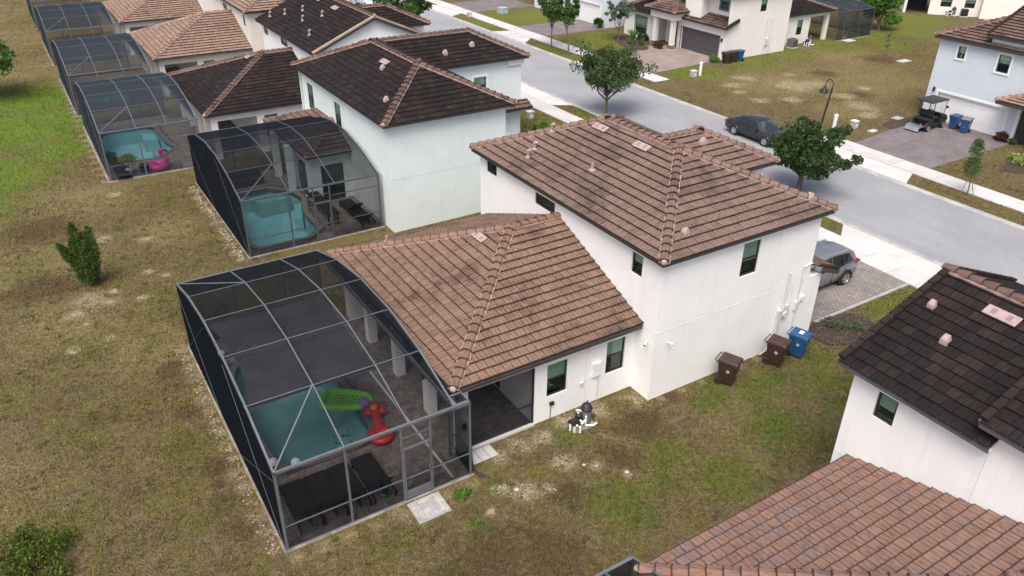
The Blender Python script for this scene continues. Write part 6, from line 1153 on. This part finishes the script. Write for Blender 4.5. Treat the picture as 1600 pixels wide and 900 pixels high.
sedan = dict(body=[(-2.42, .38, .72, .70), (-2.36, .28, .90, .82), (-2.1, .24, .97, .88), (-1.5, .22, .98, .915), (-.6, .22, .93, .92), (.6, .22, .92, .92), (1.1, .22, .90, .915), (1.7, .23, .84, .90), (2.15, .26, .76, .86), (2.36, .34, .66, .76), (2.42, .40, .58, .66)],
  cabin=[(-1.95, .95, .97, .80, .70), (-1.2, .93, 1.36, .86, .60), (-.75, .92, 1.45, .87, .62), (.05, .90, 1.47, .87, .63), (.45, .90, 1.40, .87, .60), (1.25, .88, .90, .83, .74)],
  glass=[('windscreen', [(1.15, -.74, .94), (1.15, .74, .94), (.50, .56, 1.385), (.50, -.56, 1.385)], 'car_glass_teal'), ('rear_window', [(-1.82, .66, 1.03), (-1.82, -.66, 1.03), (-1.22, -.54, 1.365), (-1.22, .54, 1.365)], 'car_glass'), ('side_window', [(-.32, -.875, .97), (.72, -.865, .96), (.30, -.665, 1.36), (-.28, -.668, 1.395)], 'car_glass'), ('side_window', [(-1.35, -.86, 1.0), (-.40, -.875, .97), (-.36, -.668, 1.395), (-.95, -.665, 1.34)], 'car_glass')],
  axles=(-1.38, 1.40), track=.83, wr=.335, hw=.915, rim='alloy', lights=[('headlight', (2.08, .52, .58, 2.36, .80, .72), lamp_w), ('taillight', (-2.42, .52, .70, -2.2, .84, .86), lamp_r)], mirror=(.62, .88, .92), handles=(-.28, -1.15), hz=.78, seams=(-.36, .68, -1.25), plates=[(2.38, -.45, .42, 2.43, .45, .56, 'grille', 'black'), (2.30, -.7, .28, 2.40, .7, .36, 'bumper_intake', 'black'), (-2.44, -.26, .55, -2.40, .26, .70, 'plate', 'sticker')])
grey_paint = plain('dark_grey_paint', (.045, .047, .055), .22, .35, var=.04); silver = plain('grey_suv_paint', (.25, .262, .275), .25, .5, var=.04); white_paint = plain('white_car_paint', (.55, .60, .63), .25, .1, var=.03)
car('dark grey sedan parked on the street facing the lamp post', 42.45, 35.66, R(-90), grey_paint, sedan)
suv = dict(body=[(-2.22, .42, .86, .72), (-2.16, .32, 1.00, .84), (-1.9, .28, 1.06, .89), (-1.2, .26, 1.05, .92), (0, .26, 1.02, .925), (.9, .26, 1.02, .92), (1.5, .27, .98, .90), (1.95, .30, .90, .85), (2.14, .38, .76, .74), (2.2, .45, .66, .64)],
  cabin=[(-2.15, 1.0, 1.02, .80, .72), (-1.95, 1.0, 1.48, .84, .66), (-1.5, 1.02, 1.63, .87, .66), (-.4, 1.0, 1.70, .88, .66), (.2, 1.0, 1.66, .88, .64), (1.15, .99, 1.01, .84, .74)],
  glass=[('windscreen', [(1.05, -.74, 1.06), (1.05, .74, 1.06), (.26, .58, 1.62), (.26, -.58, 1.62)], 'car_glass_teal'), ('rear_window', [(-2.13, .66, 1.08), (-2.13, -.66, 1.08), (-1.98, -.58, 1.46), (-1.98, .58, 1.46)], 'car_glass'), ('side_window', [(-.3, -.89, 1.07), (.62, -.885, 1.06), (.12, -.70, 1.55), (-.28, -.70, 1.60)], 'car_glass'), ('side_window', [(-1.15, -.885, 1.09), (-.38, -.89, 1.07), (-.36, -.70, 1.60), (-1.1, -.70, 1.58)], 'car_glass'), ('side_window', [(-1.75, -.868, 1.17), (-1.22, -.883, 1.12), (-1.17, -.70, 1.57), (-1.52, -.70, 1.52)], 'car_glass')],
  axles=(-1.32, 1.35), track=.85, wr=.36, hw=.925, rim='alloy', spokes=5, clad=True, lights=[('headlight', (1.95, .5, .72, 2.15, .80, .84), lamp_w), ('taillight', (-2.24, .50, .98, -1.95, .885, 1.10), lamp_r)], mirror=(.72, .9, 1.05), handles=(-.2, -1.1), hz=.9, seams=(-.33, .72, -1.18), plates=[(2.16, -.5, .5, 2.22, .5, .7, 'grille', 'black'), (-1.45, -.62, 1.62, .0, -.57, 1.70, 'roof_rail', 'alloy'), (-1.45, .57, 1.62, .0, .62, 1.70, 'roof_rail', 'alloy'), (-2.28, -.6, .42, -2.14, .6, .6, 'bumper', 'grey_plastic')])
car('grey sport utility car on the paver driveway, half hidden by the house corner', 28.9, 19.87, R(180), silver, suv, 'suv')
car('pale car with blue windscreen at the upper picture edge', 38.2, 94.2, R(-90), white_paint, sedan)
# golf cart
o = thing('golf_cart', 'black golf cart with canopy roof before the white garage door', 'golf cart', (54.95, 31.15, .016), R(0)); o.scale = (1.1, 1.1, 1.1)
def gp(name, m_, fn, bev=0, sm=False): b = MB(); fn(b); return b.build(name, MT[m_], o, world=False, bevel=bev, smooth=sm)
gp('chassis', 'black', lambda b: b.box(-1.15, -.55, .28, 1.2, .55, .40), .03); gp('front_cowl', 'black', lambda b: b.sideprism([(.55, .40), (1.25, .40), (1.3, .62), (1.05, .88), (.6, .92)], -.55, .55), .05); gp('rear_body', 'black', lambda b: b.sideprism([(-.25, .40), (-.25, .72), (-.7, .78), (-.7, .40)], -.55, .55), .04)
gp('seat', 'black', lambda b: b.box(-.3, -.5, .72, .25, .5, .84), .04); gp('backrest', 'black', lambda b: b.box(-.42, -.5, .84, -.30, .5, 1.25), .04); gp('rear_seat', 'black', lambda b: b.box(-.95, -.5, .70, -.5, .5, .82), .04); gp('rear_platform', 'alloy', lambda b: b.box(-1.55, -.5, .34, -1.1, .5, .40), .01); gp('footrest', 'alloy', lambda b: b.bar((-1.55, -.45, .40), (-1.45, -.45, .62), .04, .04)); gp('footrest', 'alloy', lambda b: b.add([(-1.56, -.48, .36), (-1.56, .48, .36), (-1.66, .48, .10), (-1.66, -.48, .10)], [(0, 1, 2, 3), (3, 2, 1, 0)])); gp('dashboard', 'black', lambda b: b.box(.5, -.5, .85, .68, .5, 1.0), .03); gp('steering_wheel', 'black', lambda b: b.torus((.42, .25, 1.05), .17, .018, 18, 6))
gp('canopy', 'black', lambda b: b.add([(-1.0, -.62, 1.86), (.85, -.62, 1.86), (.85, .62, 1.86), (-1.0, .62, 1.86), (-.95, -.56, 1.94), (.8, -.56, 1.94), (.8, .56, 1.94), (-.95, .56, 1.94)], [(3, 2, 1, 0), (4, 5, 6, 7), (0, 1, 5, 4), (1, 2, 6, 5), (2, 3, 7, 6), (3, 0, 4, 7)]), .03)
for s in (-1, 1):
    gp('strut', 'black', lambda b: b.path([(.72, s*.52, .9), (.78, s*.54, 1.86)], .022, 8)); gp('strut', 'black', lambda b: b.path([(-.42, s*.52, .8), (-.55, s*.54, 1.86)], .022, 8)); gp('mirror', 'black', lambda b: b.box(.72, s*.62-.09, 1.35, .78, s*.62+.09, 1.5), .02)
    for X in (-.8, .85): wheel(o, X, s*.52, .24, MT['alloy'], s, 5)
    gp('fender', 'black', lambda b: b.path([(-.8+.32*math.cos(a), s*.52, .24+.32*math.sin(a)) for a in np.linspace(.2, 2.9, 9)], .06, 6), 0, True)
gp('windshield', 'glass', lambda b: b.add([(.73, -.5, 1.0), (.73, .5, 1.0), (.78, .5, 1.82), (.78, -.5, 1.82)], [(0, 1, 2, 3)]))
